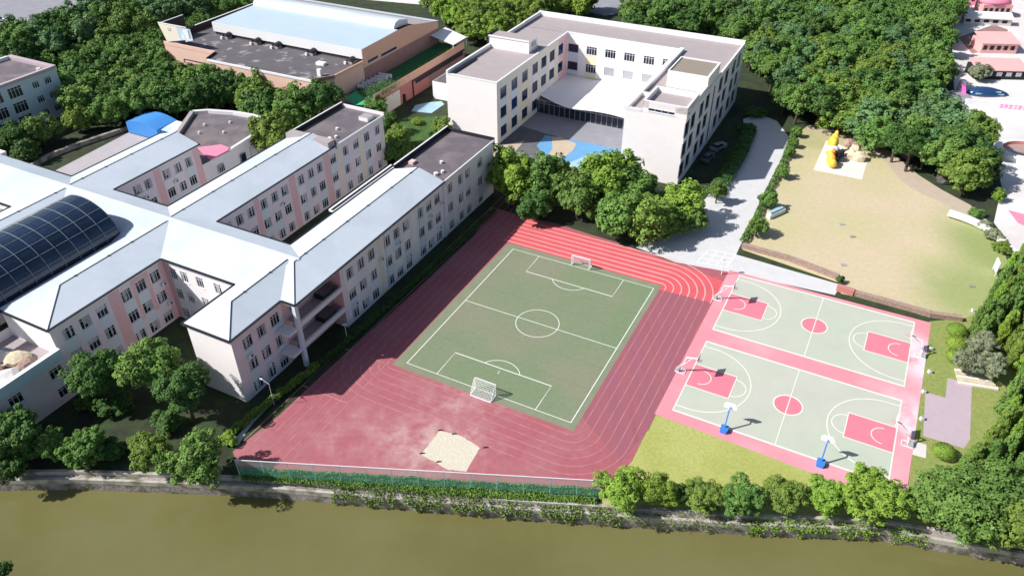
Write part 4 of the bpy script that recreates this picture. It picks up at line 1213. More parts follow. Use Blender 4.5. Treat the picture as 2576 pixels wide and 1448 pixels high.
# things in the sandy field
def rock(x, y, r, h, m, label=None, group=None, seed=0, sx=1.0, rz=0.0, name='rock'):
    rg = random.Random(seed)
    bm_v, F = [], []
    import bmesh
    bm = bmesh.new()
    bmesh.ops.create_icosphere(bm, subdivisions=2, radius=1)
    for v in bm.verts:
        k = 1 + rg.uniform(-.16, .16)
        v.co = Vector((v.co.x * r * k * sx, v.co.y * r * k, max(-.15, v.co.z * k + .25) * h * .8))
    me = bpy.data.meshes.new(name)
    bm.to_mesh(me); bm.free()
    me.materials.append(M[m])
    o = link(name, me, None, (x, y, 0), rz)
    return tag(o, label, 'rock' if name == 'rock' else name.replace('_', ' '), group)
for i, (p, r, m, lb) in enumerate((
        ((74.03, 139.28), 1.5, 'rock', 'brown boulder at the wood edge, right of the cream blocks'), ((69.31, 144.54), .9, 'rock_dark', 'dark boulder at the wood edge behind the yellow sculpture'),
        ((83.62, 157.40), 1.4, 'rock_dark', 'dark speckled boulder under the trees right of the pale slab'), ((86.73, 152.42), 1.2, 'rock_dark', 'dark boulder where the sandy path bends under the wood'),
        ((89.49, 140.90), 1.5, 'rock_dark', 'dark boulder at the lower end of the wood'), ((78.60, 166.96), 1.3, 'rock_dark', 'dark boulder at the top edge of the sandy field'),
        ((80.18, 161.13), 1.0, 'rock_dark', 'dark square rock above the red-brown rocks'), ((93.69, 138.82), 1.2, 'rock_dark', 'dark boulder at the plaza end of the wood'))[2:]):
    rock(p[0], p[1], r, r * .9, m, lb, None, i)
sl = sheet('sculpture_pad', [(71.87, 160.77), (73.58, 159.93), (78.00, 151.52), (73.09, 142.04), (64.35, 146.37)], .03, 'pale_slab')
sc = empty('play_sculpture', (*(70.06, 149.67), 0), 0, 'lumpy yellow and white play sculpture standing on the pale pad', 'sculpture')
import bmesh
def blob(mb_name, parent, pts, m, seed=1):
    rg = random.Random(seed)
    bm = bmesh.new()
    for (x, y, z, r, sx, sz) in pts:
        k = bmesh.ops.create_icosphere(bm, subdivisions=2, radius=1)
        for v in k['verts']:
            q = 1 + rg.uniform(-.08, .08)
            v.co = Vector((x + v.co.x * r * sx * q, y + v.co.y * r * q, z + v.co.z * r * sz * q))
    me = bpy.data.meshes.new(mb_name)
    bm.to_mesh(me); bm.free()
    me.materials.append(M[m])
    me.polygons.foreach_set('use_smooth', [True] * len(me.polygons))
    return link(mb_name, me, parent)
blob('body', sc, [(-1.4, -2.0, .9, 1.1, .8, .9), (-1.3, -.6, 1.1, 1.1, .9, 1), (-.9, .8, 1.5, 1.0, .9, 1.1), (-.2, 1.0, 1.2, .7, 1.2, .6), (-1.0, 1.8, 1.6, .7, 1, .8)], 'yellow')
blob('canopy', sc, [(.6, 4.6, 2.6, 1.5, .7, 1.0), (1.0, 5.2, 3.4, 1.0, .7, 1.2), (1.2, 5.4, 4.4, .6, .7, 1.2)], 'yellow', 3)
blob('shell', sc, [(.2, 3.2, 1.6, 1.4, 1.1, .7)], 'white_shell', 4)
blob('frame', sc, [(.9, 1.4, 1.2, .8, 1.1, 1.3), (1.9, 2.2, 1.2, .7, .9, 1.5), (.1, -.6, .8, .5, .6, 1.3), (.3, .3, 1.8, .45, .8, 2.2)], 'dark', 5)
blob('trim', sc, [(-1.2, -1.4, 1.9, .5, .8, .9), (-.8, .2, 2.7, .5, .9, 1.0), (-.3, 1.5, 2.3, .4, .9, 1.2)], 'orange_paint', 6)
for i, (p, r, h, m, lb) in enumerate((((74.39, 152.12), 1.6, 1.8, 'rock_cream', 'left cream block of the rock group on the pale pad'), ((75.78, 151.15), 1.5, 2.1, 'rock_cream', 'right cream block of the rock group on the pale pad'),
        ((76.06, 155.04), 1.4, 1.6, 'rock_cream', 'rear cream block of the rock group behind the pale pad'), ((76.31, 158.46), 1.3, 1.7, 'rock_red', 'red-brown block behind the yellow sculpture'),
        ((77.20, 157.44), 1.2, 1.2, 'rock_red', 'paler red-brown block beside the cream rocks'), ((72.31, 151.17), 1.1, .9, 'rock', 'low grey-brown rock between sculpture and cream blocks'))):
    rock(p[0], p[1], r, h, m, lb, 'rocks on the pale pad', 20 + i, rz=.3 * i)
def bush(x, y, r, h, label, m='leaf_green', group=None, name='shrub', cat='shrub', var=0): 
    o = link(name, CROWNS[var % len(CROWNS)], None, (x, y, h * .48), rng.uniform(0, 6.28), (r, r, h * .56))
    o.material_slots[0].link = 'OBJECT'; o.material_slots[0].material = M[m]
    return tag(o, label, cat, group)
ht = empty('tarp_cover', (*(50.89, 127.92), 0), D2R(40), 'white covered bench-like block standing in the sand by the field-side shrubs', 'cover')
mb = MB(); mb.prism([(-2.3, -.5), (2.2, -.9), (2.5, .5), (-2.0, .5)], .05, .9, 'white_shell'); mb.build('body', ht)
mb = MB(); mb.prism([(-1.9, -.3), (1.8, -.6), (2.0, .2), (-1.7, .3)], .9, 1.25, 'pave_sky'); mb.build('top', ht)
bd = empty('notice_board', (*(82.98, 107.20), 0), D2R(74), 'tall white notice board at the right edge of the sandy field', 'board')
mb = MB(); mb.box((-.1, -.08, 0), (0, .08, 2.6), 'white_metal'); mb.box((1.8, -.08, 0), (1.9, .08, 2.6), 'white_metal'); mb.build('post', bd)
mb = MB(); mb.box((0, -.06, .6), (1.8, .06, 2.7), 'white_shell'); mb.build('panel', bd)
for i, p in enumerate(((58.20, 110.59), (62.68, 124.17), (63.14, 119.80), (77.50, 104.09))):
    g = bpy.data.objects.new('drain_cover', None)
    mb = MB(p); mb.prism([(p[0] - .5, p[1] - .35), (p[0] + .6, p[1] - .2), (p[0] + .4, p[1] + .4), (p[0] - .6, p[1] + .3)], .02, .12, 'grey_metal' if i < 2 else 'rock')
    o = mb.build('stone_slab', None, (p[0], p[1], 0))
    tag(o, ['small grey slab lying in the lower middle of the sandy field', 'small pale slab in the upper middle of the sandy field', 'faint flat slab left of the upper pale slab in the field', 'small white slab near the greener right side of the field'][i], 'slab')
for i, p in enumerate(((63.44, 87.98), (60.99, 82.84), (58.31, 78.70), (55.75, 73.45), (74.40, 97.34))):
    mb = MB(p); mb.box((p[0] - .22, p[1] - .22, 0), (p[0] + .22, p[1] + .22, .45), 'white_shell'); mb.box((p[0] - .14, p[1] - .14, .45), (p[0] + .14, p[1] + .14, .6), 'grey_metal')
    tag(mb.build('garden_light', None, (p[0], p[1], 0)), ['small white garden light by the top right corner of the far court', 'small white garden light midway along the side lawn', 'small white garden light at the corner of the pink slab', 'small white garden light left of the pink slab', 'small white garden light at the end of the brick wall'][i], 'garden light', 'garden lights on the side lawn')
# striped timber deck by the palms
dk = empty('timber_deck', (*(67.02, 81.29), 0), D2R(-15), 'small weathered timber deck under the grey-green palm cluster', 'deck')
for i in range(5):
    mb = MB(); mb.box((-2.6, -1.6 + i * .68, .02), (2.6 - .2 * i, -1.05 + i * .68, .22), 'rock_cream' if i % 2 else 'pale_slab'); mb.build('board', dk)
# people-sized bits on the track
for i, p in enumerate(((-9.67, 71.67), (-7.76, 71.01), (-3.50, 68.61), (-9.47, 66.21), (-11.75, 67.62))):
    mb = MB(p); mb.prism([(p[0] - .34, p[1] - .07), (p[0] + .34, p[1] + .02), (p[0] + .24, p[1] + .17), (p[0] - .26, p[1] + .13)], .03, .12, 'rubber_black')
    tag(mb.build('rubber_mat', None, (p[0], p[1], 0)), ['dark mat at the top corner of the sandpit', 'small dark mat on the upper edge of the sandpit', 'dark mat on the track right of the sandpit', 'dark mat on the lower edge of the sandpit', 'dark mat at the left corner of the sandpit'][i], 'mat', 'dark mats around the sandpit')
# covered gear beside the east wall of the courtyard building
eq = empty('parked_car', (*(46.25, 156.64), 0), D2R(40), 'grey car in the shade beside the U-shaped building', 'car')
def car(root, m):
    mb = MB(); mb.prism([(-2.2, -.85), (2.1, -.85), (2.3, -.5), (2.3, .5), (2.1, .85), (-2.2, .85), (-2.3, .5), (-2.3, -.5)], .35, .95, m); mb.build('body', root)
    mb = MB()
    b = [(-1.7, -.75), (1.0, -.75), (1.0, .75), (-1.7, .75)]; t = [(-1.2, -.6), (.4, -.6), (.4, .6), (-1.2, .6)]
    for i in range(4):
        j = (i + 1) % 4
        mb.face([(*b[i], .95), (*b[j], .95), (*t[j], 1.45), (*t[i], 1.45)], 'glass')
    mb.face([(*q, 1.45) for q in t], m); mb.build('cabin', root)
    for x in (-1.4, 1.4):
        for y in (-.8, .8):
            mb = MB()
            n = 12
            for k in range(n):
                a, c = 2 * math.pi * k / n, 2 * math.pi * (k + 1) / n
                mb.face([(.33 * math.cos(a), -.11, .33 + .33 * math.sin(a)), (.33 * math.cos(c), -.11, .33 + .33 * math.sin(c)), (.33 * math.cos(c), .11, .33 + .33 * math.sin(c)), (.33 * math.cos(a), .11, .33 + .33 * math.sin(a))], 'rubber_black')
            mb.face([(.33 * math.cos(2 * math.pi * k / n), .11, .33 + .33 * math.sin(2 * math.pi * k / n)) for k in range(n)][::-1], 'grey_metal')
            mb.face([(.33 * math.cos(2 * math.pi * k / n), -.11, .33 + .33 * math.sin(2 * math.pi * k / n)) for k in range(n)], 'grey_metal')
            mb.build('wheel', root, (x, y, 0))

for p, a, m, lb in (((42.84, 151.37), 55, 'asphalt', 'dark grey car in the shade nearer the front corner of the U-shaped building'), ((-165.57, 251.02), 20, 'white_shell', 'white car at the edge of the road in the top left corner'),
                 ((-122.30, 245.28), -50, 'white_shell', 'white car glimpsed in the dark gap between the top left trees'), ((-108.66, 254.69), -10, 'pave_sky', 'pale blue car behind the tree row left of the sports hall'),
                 ((-107.88, 224.21), 15, 'white_shell', 'white car parked at the west end of the sports hall')):
    e = empty('parked_car', (p[0], p[1], 0), D2R(a), lb, 'car'); car(e, m)
car(eq, 'asphalt_light')

# blue canopy in the lilac yard
bc = empty('blue_canopy', (*UV(-150, 110.2), 0), YA, 'bright blue arched canopy at the far end of the lilac yard', 'canopy')
mb = MB()
for i in range(8):
    t0, t1 = i / 8, (i + 1) / 8
    z0, z1 = 2.9 + .9 * math.sin(math.pi * t0), 2.9 + .9 * math.sin(math.pi * t1)
    mb.face([(-5 + 10 * t0, -3, z0), (-5 + 10 * t1, -3, z1), (-5 + 10 * t1, 3, z1), (-5 + 10 * t0, 3, z0)], 'blue_fabric')
    mb.face([(-5 + 10 * t0, -3, .3), (-5 + 10 * t1, -3, .3), (-5 + 10 * t1, -3, z1), (-5 + 10 * t0, -3, z0)], 'blue_fabric')
mb.face([(5, -3, .3), (5, 3, .3), (5, 3, 2.9), (5, -3, 2.9)], 'blue_fabric')
mb.build('cover', bc)
for x in (-4.9, 4.9):
    for y in (-2.9, 2.9):
        mb = MB(); mb.cyl((0, 0), .08, 0, 2.9, 'white_metal', 6); mb.build('post', bc, (x, y, 0))
wc = empty('white_canopy', (*UV(-141.5, 110.5), 0), YA, 'small white patterned canopy between the blue canopy and the fan-shaped building', 'canopy')
mb = MB(); mb.face([(-3.4, -2.4, 2.6), (2.6, -2.4, 2.4), (3.0, 2.0, 3.0), (-3, 2.2, 3.1)], 'poster'); mb.face([(-3.4, -2.4, 2.54), (-3, 2.2, 3.04), (3.0, 2.0, 2.94), (2.6, -2.4, 2.34)], 'poster'); mb.build('cover', wc)
for x, y in ((-3.2, -2.2), (2.4, -2.2), (2.8, 1.8), (-2.8, 2.0)):
    mb = MB(); mb.cyl((0, 0), .07, 0, 2.45, 'white_metal', 6); mb.build('post', wc, (x, y, 0))

# rubble on the annex roof
for i in range(9):
    u, v = -98.8 + (i % 3) * 2.6 + rng.random(), 32.5 + (i // 3) * 3.2 + rng.random()
    p = UV(u, v)
    o = rock(p[0], p[1], 1.3 + rng.random() * .6, 1.3, ('rock_red', 'plaza', 'asphalt_light', 'rock_cream')[i % 4], '%s rubble piece, %s from left in the %s row on the low annex roof' % (('red-brown', 'pale', 'grey', 'cream')[i % 4], ('first', 'second', 'third')[i % 3], ('front', 'middle', 'back')[i // 3]), 'rubble on the annex roof', 50 + i, name='rubble')
    o.location.z = 6.72
# white cylinders and green net on the green-roofed block
for i in range(6):
    p = UV(-115.2, 143.6 + i * 1.75)
    mb = MB()
    n = 10
    for k in range(n):
        a, c = 2 * math.pi * k / n, 2 * math.pi * (k + 1) / n
        mb.face([(0, .55 * math.cos(a), .6 + .55 * math.sin(a)), (3.4, .55 * math.cos(a), .6 + .55 * math.sin(a)), (3.4, .55 * math.cos(c), .6 + .55 * math.sin(c)), (0, .55 * math.cos(c), .6 + .55 * math.sin(c))], 'white_shell')
    mb.face([(3.4, .55 * math.cos(2 * math.pi * k / n), .6 + .55 * math.sin(2 * math.pi * k / n)) for k in range(n)], 'white_shell')
    mb.face([(0, .55 * math.cos(2 * math.pi * k / n), .6 + .55 * math.sin(2 * math.pi * k / n)) for k in range(n)][::-1], 'white_shell')
    tag(mb.build('water_tank', None, (p[0], p[1], 5.0), YA + D2R(8)), 'white rounded tank, %s from the near end of the row on the green roof' % ('first', 'second', 'third', 'fourth', 'fifth', 'sixth')[i], 'tank', 'white tanks on the green roof')
# air conditioners on the playground walls
acs = [(-65.6, 86.9, 7.2, 'below the fifth top-floor window of the long wing, counted from the loggia'), (-65.6, 96.9, 7.0, 'below the eighth top-floor window of the long wing, counted from the loggia'),
       (-65.6, 89.6, 3.1, 'low on the long wing, middle of its wall'), (-65.6, 99.6, 3.2, 'low on the long wing, just before its downpipe'), (-65.6, 81.9, 6.9, 'on the cream band of the long wing'),
       (-65.6, 74.2, 3.2, 'low on the long wing, next to the loggia'), (-68.1, 57.4, 3.0, 'on the front wing, under its middle window'), (-68.1, 54.3, 6.9, 'high on the front wing, by its white end wall'),
       (-65.6, 101.0, 7.6, 'high on the long wing, beside its downpipe'), (-91.5, 60.9, 7.2, 'high in the inner corner of the pink wing'), (-91.5, 60.9, 3.5, 'low in the inner corner of the pink wing'),
       (-91.8, 88.7, 6.9, 'on the middle wing facing the long wing'), (-115.8, 86.4, 6.9, 'on the short north wing, the right one of two'), (-115.8, 79.4, 6.9, 'on the short north wing, the left one of two')]
acm = MB(); acm.box((-.45, -.42, -.32), (.45, -.02, .32), 'white_metal')
acm.cyl((.1, 0), .001, 0, .001, 'white_metal', 3)
fan = [(.1 + .24 * math.cos(2 * math.pi * k / 14), -.424, .24 * math.sin(2 * math.pi * k / 14)) for k in range(14)]
acm.face(fan[::-1], 'asphalt')
acme = acm.mesh('air_conditioner')
for u, v, z, wh in acs:
    p = UV(u, v)
    o = link('air_conditioner', acme, None, (p[0], p[1], z), YA + D2R(90))
    tag(o, 'white air conditioner ' + wh, 'air conditioner', 'air conditioners on the school walls')
for (u, v, z) in ((-67.0, 69.6, 7.42), (-67.0, 69.0, 3.57)):
    mb = MB(); mb.box((-.9, -1.4, 0), (.9, 1.4, 1.0), 'dark', 'asphalt'); mb.cyl((.91, .0), .01, .2, .21, 'white_metal', 4)
    p = UV(u, v)
    tag(mb.build('plant_box', None, (p[0], p[1], z), YA), 'dark equipment box on the %s balcony of the recessed loggia' % ('upper' if z > 5 else 'lower'), 'box')

# amusement plaza at the right edge
def disc(name, p, r, z0, z1, m, label, cat, sx=1.0, rz=0, mtop=None, n=32):
    mb = MB(); mb.cyl((0, 0), r, z0, z1, m, n, mtop=mtop)
    o = mb.build(name, None, (p[0], p[1], 0), rz); o.scale = (sx, 1, 1)
    return tag(o, label, cat)
bn = empty('banner_wall', (*(112.94, 180.08), 0), D2R(-14), 'long white banner wall with magenta writing at the right edge', 'banner')
mb = MB(); mb.box((0, -.15, 0), (26, .15, 1.9), 'white_shell'); mb.box((0, .15, 0), (26, 1.6, 1.5), 'white_shell'); mb.build('panel', bn)
rgx = random.Random(9)
mb = MB()
x = 7.5
while x < 22:                       # square magenta characters
    for k in range(3):
        zz = .45 + k * .38
        if rgx.random() < .85: mb.box((x, -.175, zz), (x + .72, -.152, zz + .12), 'magenta')
    for k in range(3):
        xx = x + k * .31
        if rgx.random() < .75: mb.box((xx, -.172, .4), (xx + .1, -.154, 1.45), 'magenta')
    x += 1.05
mb.build('lettering', bn)
bt = empty('boat_ride', (*(122.33, 187.71), 0), D2R(-8), 'glossy dark blue boat-shaped ride on the pale plaza', 'boat')
bm = bmesh.new()
bmesh.ops.create_uvsphere(bm, u_segments=24, v_segments=12, radius=1)
for v in bm.verts:
    t = (v.co.x + 1) / 2
    v.co = Vector((v.co.x * 5.2, v.co.y * 2.3 * (1.1 - .55 * t), max(0, v.co.z * 2.2 * (1.1 - .5 * t))))
me = bpy.data.meshes.new('hull'); bm.to_mesh(me); bm.free(); me.materials.append(M['navy_gloss'])
me.polygons.foreach_set('use_smooth', [True] * len(me.polygons)); link('hull', me, bt)
mb = MB(); mb.box((-3.4, -1.2, 1.0), (2.6, -.9, 1.25), 'pave_sky'); mb.bar((-3.6, -1.75, .75), (3.4, -1.1, .55), .3, 'pave_sky'); mb.build('stripe', bt)
sl = empty('water_slide', (*(115.36, 187.23), 0), D2R(75), 'magenta slide with a white rounded top beside the blue boat ride', 'slide')
mb = MB(); mb.bar((-2.4, 0, .5), (1.6, 0, 2.3), 1.0, 'magenta', .5); mb.build('chute', sl)
mb = MB(); mb.cyl((2.2, 0), .9, 0, 3.2, 'white_shell', 16, .8); mb.build('tower', sl)
disc('round_pool', (112.71, 184.64), 3.4, 0, 1.0, 'asphalt_light', 'grey round basin left of the magenta slide', 'basin', mtop='asphalt_light')
rp = empty('paddling_pool', (*(113.14, 153.61), 0), 0, 'large white-rimmed round pool with red inner edge at the right border', 'pool')
mb = MB()
ring = lambda r, z: [(r * 1.15 * math.cos(2 * math.pi * k / 48), r * math.sin(2 * math.pi * k / 48), z) for k in range(48)]
R = [ring(5.4, 0), ring(5.3, 1.2), ring(4.0, 1.3)]
for a, b in zip(R, R[1:]):
    for k in range(48): mb.face([a[k], a[(k + 1) % 48], b[(k + 1) % 48], b[k]], 'white_shell')
mb.build('rim', rp)
mb = MB()
R = [ring(4.0, 1.3), ring(3.8, .5)]
for k in range(48): mb.face([R[0][k], R[0][(k + 1) % 48], R[1][(k + 1) % 48], R[1][k]], 'wall_red')
mb.build('lining', rp)
mb = MB(); mb.face(ring(3.82, .6), 'pool_water'); mb.build('water', rp)
mb = MB()
for k in range(0, 48, 6): mb.cyl((5.7 * 1.1 * math.cos(2 * math.pi * k / 48), 5.7 * math.sin(2 * math.pi * k / 48)), .12, 0, 1.1, 'white_metal', 6)
mb.build('stanchion', rp)
def pavilion(p, w, d, h, ang, wall, roof, label, dome=False):
    g = empty('pavilion', (p[0], p[1], 0), D2R(ang), label, 'pavilion')
    mb = MB(); mb.box((-w / 2, -d / 2, 0), (w / 2, d / 2, h), wall); mb.build('wall', g)
    if dome:
        bm = bmesh.new(); bmesh.ops.create_uvsphere(bm, u_segments=20, v_segments=10, radius=1)
        for v in bm.verts: v.co = Vector((v.co.x * w * .56, v.co.y * d * .56, max(0, v.co.z) * h * .6 + h))
        me = bpy.data.meshes.new('roof'); bm.to_mesh(me); bm.free(); me.materials.append(M[roof])
        me.polygons.foreach_set('use_smooth', [True] * len(me.polygons)); link('roof', me, g)
    else:
        mb = MB(); mb.face([(-w / 2 - .4, -d / 2 - .4, h), (w / 2 + .4, -d / 2 - .4, h), (w / 2 + .2, d / 2, h + 1.2), (-w / 2 - .2, d / 2, h + 1.2)], roof)
        mb.face([(-w / 2 - .4, -d / 2 - .4, h - .2), (w / 2 + .4, -d / 2 - .4, h - .2), (w / 2 + .4, -d / 2 - .4, h), (-w / 2 - .4, -d / 2 - .4, h)], roof); mb.build('roof', g)
    mb = MB()
    for k in range(5): mb.box((-w / 2 + .4 + k * w / 5.2, -d / 2 - .03, h * .35), (-w / 2 + .4 + k * w / 5.2 + w / 9, -d / 2 - .004, h * .75), 'dark' if wall != 'dark' else 'white_shell')
    mb.build('shutters', g)
pavilion((157.34, 255.10), 9, 6, 4, -5, 'pink_light', 'pink_roof', 'round-roofed pink pavilion in the top right corner of the plaza', True)
pavilion((157.13, 268.64), 9, 6, 4, -15, 'pink_roof', 'magenta', 'purple-roofed pavilion behind the trees in the top right corner')
pavilion((140.85, 221.68), 10, 7, 3, -4, 'pink_light', 'pink_light', 'square salmon-pink pavilion below the brown court')
pavilion((130.78, 201.06), 13, 6, 2.6, -4, 'dark', 'pink_light', 'low dark stall with a salmon roof below the pink pavilion')
pavilion((150.91, 245.93), 14, 3, 2.2, -10, 'plaza', 'white_shell', 'long low white stall in front of the round pink pavilion')
hs = empty('inflatable', (*(133.00, 202.22), 0), D2R(-10), 'low red and orange inflatable in front of the plaza stalls', 'inflatable')
blob('body', hs, [(-3, 0, .5, .8, 2.2, .6), (0, .3, .5, .8, 2.0, .6), (3, .2, .5, .7, 2.0, .6)], 'red_paint', 8)
bl = empty('round_umbrella', (*(130.49, 205.86), 0), 0, 'white round umbrella in the bushes at the plaza edge', 'umbrella')
mb = MB(); mb.cyl((0, 0), 1.5, 2.2, 2.8, 'white_shell', 16, .2); mb.build('canopy', bl)
mb = MB(); mb.cyl((0, 0), .06, 0, 2.3, 'white_metal', 6); mb.build('pole', bl)
sl = empty('white_slide', (*(88.19, 119.12), 0), D2R(-62), 'white curved slide body below the wood at the right edge', 'slide')
mb = MB()
for i in range(8):
    a, b = i / 8, (i + 1) / 8
    mb.bar((-9 + 18 * a, 1.6 * math.sin(a * 5), .9 - .4 * a), (-9 + 18 * b, 1.6 * math.sin(b * 5), .9 - .4 * b), 1.2 - .5 * a, 'white_shell', .9)
mb.build('chute', sl)
st('plaza_pink_patch', [(96.94, 129.47), (100.56, 126.89), (97.77, 121.83), (96.32, 124.70)], 'pink_roof', 6)

# ------------------------------------------------------------------ vegetation
def quads(C, Nn, S_, m, name, rg):
    """leaf quads at centres C, normals Nn, half sizes S_"""
    n = len(C)
    r = rg.normal(size=(n, 3))
    t = np.cross(Nn, r); t /= np.linalg.norm(t, axis=1)[:, None] + 1e-9
    b = np.cross(Nn, t)
    s = S_[:, None]
    asp = rg.uniform(.55, 1.0, n)[:, None]
    V = np.stack([C - t * s - b * s * asp * .4, C + t * s * .2 - b * s * asp, C + t * s + b * s * asp * .3, C - t * s * .3 + b * s * asp], 1).reshape(-1, 3)
    me = bpy.data.meshes.new(name)
    me.vertices.add(4 * n); me.vertices.foreach_set('co', V.ravel().astype(np.float32))
    me.loops.add(4 * n); me.loops.foreach_set('vertex_index', np.arange(4 * n, dtype=np.int32))
    me.polygons.add(n)
    me.polygons.foreach_set('loop_start', np.arange(0, 4 * n, 4, dtype=np.int32))
    me.polygons.foreach_set('loop_total', np.full(n, 4, dtype=np.int32))
    me.materials.append(M[m])
    me.update(calc_edges=True)
    me.validate()
    return me

def dirs(rg, n, zmin=-1.0):
    out = []
    while len(out) < n:
        v = rg.normal(size=3); v /= np.linalg.norm(v)
        if v[2] > zmin: out.append(v)
    return np.array(out)

def crown(seed, nc=105, per=78, leaf=.050, cr=(.11, .24), zmin=-.55, spread=.82, name='crown', lob=.16, cone=False):
    rg = np.random.default_rng(seed)
    D = dirs(rg, nc, zmin)
    rad = rg.uniform(.62, 1.0, nc) * spread
    lump = 1 + lob * np.sin(3 * np.arctan2(D[:, 1], D[:, 0]) + seed) + .1 * np.sin(5 * D[:, 2] + seed)
    Cc = D * (rad * lump)[:, None]
    Rr = rg.uniform(cr[0], cr[1], nc)
    if cone:
        zz = rg.uniform(-.95, .95, nc); aa = rg.uniform(0, 6.283, nc)
        rr_ = (.12 + .62 * ((1 - zz) / 2) ** .7) * np.where(zz < -.7, .8, 1) * rg.uniform(.6, 1, nc)
        Cc = np.stack([rr_ * np.cos(aa), rr_ * np.sin(aa), zz], 1)
        Rr = Rr * (.55 + .5 * (1 - zz) / 2)
    P, Nn = [], []
    for c, r in zip(Cc, Rr):
        d = dirs(rg, per, -.75)
        k = rg.uniform(.72, 1.08, per)[:, None]
        P.append(c + d * r * k * np.array([1, 1, .85]))
        q = d + rg.normal(scale=.34, size=(per, 3)) + np.array([0, 0, .5])
        Nn.append(q / np.linalg.norm(q, axis=1)[:, None])
    P, Nn = np.concatenate(P), np.concatenate(Nn)
    # inner leaves that close the middle of the crown
    ni = nc * per // 5
    d = dirs(rg, ni, -.9)
    P2 = d * (rg.uniform(.35, .62, ni))[:, None]
    if cone: P2 = P2 * np.array([.5, .5, 1]) - np.array([0, 0, .15])
    P = np.concatenate([P, P2]); Nn = np.concatenate([Nn, d])
    S_ = np.concatenate([rg.uniform(.6, 1.3, nc * per) * leaf, rg.uniform(1.4, 2.4, ni) * leaf])
    return quads(P, Nn, S_, 'leaf_green', name, rg)

CROWNS = [crown(1), crown(2, lob=.26), crown(3), crown(4, lob=.3), crown(5, cr=(.16, .3), nc=70, per=110, lob=.22)]
FINE = [crown(11, 140, 100, .036, (.10, .20)), crown(12, 130, 100, .037, (.10, .22), lob=.26), crown(13, 110, 120, .037, (.11, .25), lob=.2)]
TALL = [crown(s, 60, 90, .055, (.2, .34), -.95, .72, cone=True) for s in (21, 22, 23)]

def trunk_mesh(seed):
    rg = random.Random(seed)
    mb = MB()
    def tube(a, b, r0, r1, n=7):
        a, b = Vector(a), Vector(b)
        d = (b - a).normalized()
        x = d.cross(Vector((0, 1, .1))).normalized(); y = d.cross(x)
        for i in range(n):
            p, q = 2 * math.pi * i / n, 2 * math.pi * (i + 1) / n
            mb.face([a + (x * math.cos(p) + y * math.sin(p)) * r0, a + (x * math.cos(q) + y * math.sin(q)) * r0,
                     b + (x * math.cos(q) + y * math.sin(q)) * r1, b + (x * math.cos(p) + y * math.sin(p)) * r1], 'bark')
    k = (rg.uniform(-.02, .02), rg.uniform(-.02, .02), .38)
    tube((0, 0, -.01), k, .034, .024)
    for i in range(4):
        a = i * 1.6 + rg.random()
        m = (k[0] + .1 * math.cos(a), k[1] + .1 * math.sin(a), .58)
        tube(k, m, .019, .012); tube(m, (m[0] + .09 * math.cos(a + .4), m[1] + .09 * math.sin(a + .4), .74), .012, .005)
    tube(k, (k[0], k[1], .8), .02, .006)
    return mb.mesh('trunk')
TRUNKS = [trunk_mesh(s) for s in (1, 2, 3)]
trg = random.Random(77)

def tree(x, y, R, H, m, label, group=None, name='broadleaf_tree', cat='tree', pool=None, zs=.98):
    root = empty(name, (x, y, 0), trg.uniform(0, 6.28), label, cat, group)
    pool = pool or CROWNS
    hz = min(R * zs, H * .5)
    s = R * 1.04
    c = link('crown', trg.choice(pool), root, (0, 0, H - hz), trg.uniform(0, 6.28), (s * trg.uniform(.94, 1.06), s, hz * 1.02))
    c.material_slots[0].link = 'OBJECT'; c.material_slots[0].material = M[m]
    link('trunk', trg.choice(TRUNKS), root, (0, 0, 0), trg.uniform(0, 6.28), (H, H, H))
    return root

def inside(p, poly):
    r = False
    for i in range(len(poly)):
        a, b = poly[i - 1], poly[i]
        if (a[1] > p[1]) != (b[1] > p[1]) and p[0] < (b[0] - a[0]) * (p[1] - a[1]) / (b[1] - a[1]) + a[0]: r = not r
    return r
TREES = []
PLAN = []
FOOT = [(-171.5, -107, 130.3, 183), (-194.5, -177, 77, 111), (-138, -115, 92, 117.5), (-103.5, -90, 156, 171), (-89, -31.5, 139, 190), (-103, -64, 72, 122), (-127, -115, 72, 95)]
def blocked(x, y):
    u, v = x * E1.x + y * E1.y, x * E2.x + y * E2.y
    return any(a < u < b and c < v < d for a, b, c, d in FOOT)
def view_xy(x, y, z=4.0):
    q = cam.matrix_world.inverted() @ Vector((x, y, z))
    return (q.x / -q.z, q.y / -q.z, q.length)
def wood(poly, R, H, mats, place, group, dens=1.25):
    """individual trees thrown into a polygon, none closer than dens*R; planned here, built by plant_all"""
    xs = [p[0] for p in poly]; ys = [p[1] for p in poly]
    for _ in range(9000):
        x, y = trg.uniform(min(xs), max(xs)), trg.uniform(min(ys), max(ys))
        if not inside((x, y), poly) or blocked(x, y): continue
        r = trg.uniform(*R)
        if any((x - a) ** 2 + (y - b) ** 2 < (dens * (r + c) / 2) ** 2 for a, b, c in TREES): continue
        TREES.append((x, y, r))
        PLAN.append(dict(x=x, y=y, r=r, h=trg.uniform(*H), m=trg.choice(mats), place=place, group=group, kind='wood'))
ORD = ['', 'first', 'second', 'third', 'fourth', 'fifth', 'sixth', 'seventh', 'eighth', 'ninth', 'tenth', 'eleventh', 'twelfth', 'thirteenth', 'fourteenth', 'fifteenth', 'sixteenth',
       'seventeenth', 'eighteenth', 'nineteenth', 'twentieth'] + ['%d%s' % (i, {1: 'st', 2: 'nd', 3: 'rd'}.get(i % 10, 'th')) for i in range(21, 100)]
TONE = {'leaf_green': 'mid green', 'leaf_dark': 'dark green', 'leaf_olive': 'olive', 'leaf_lime': 'bright green', 'leaf_cool': 'bluish green', 'leaf_grey': 'grey green'}
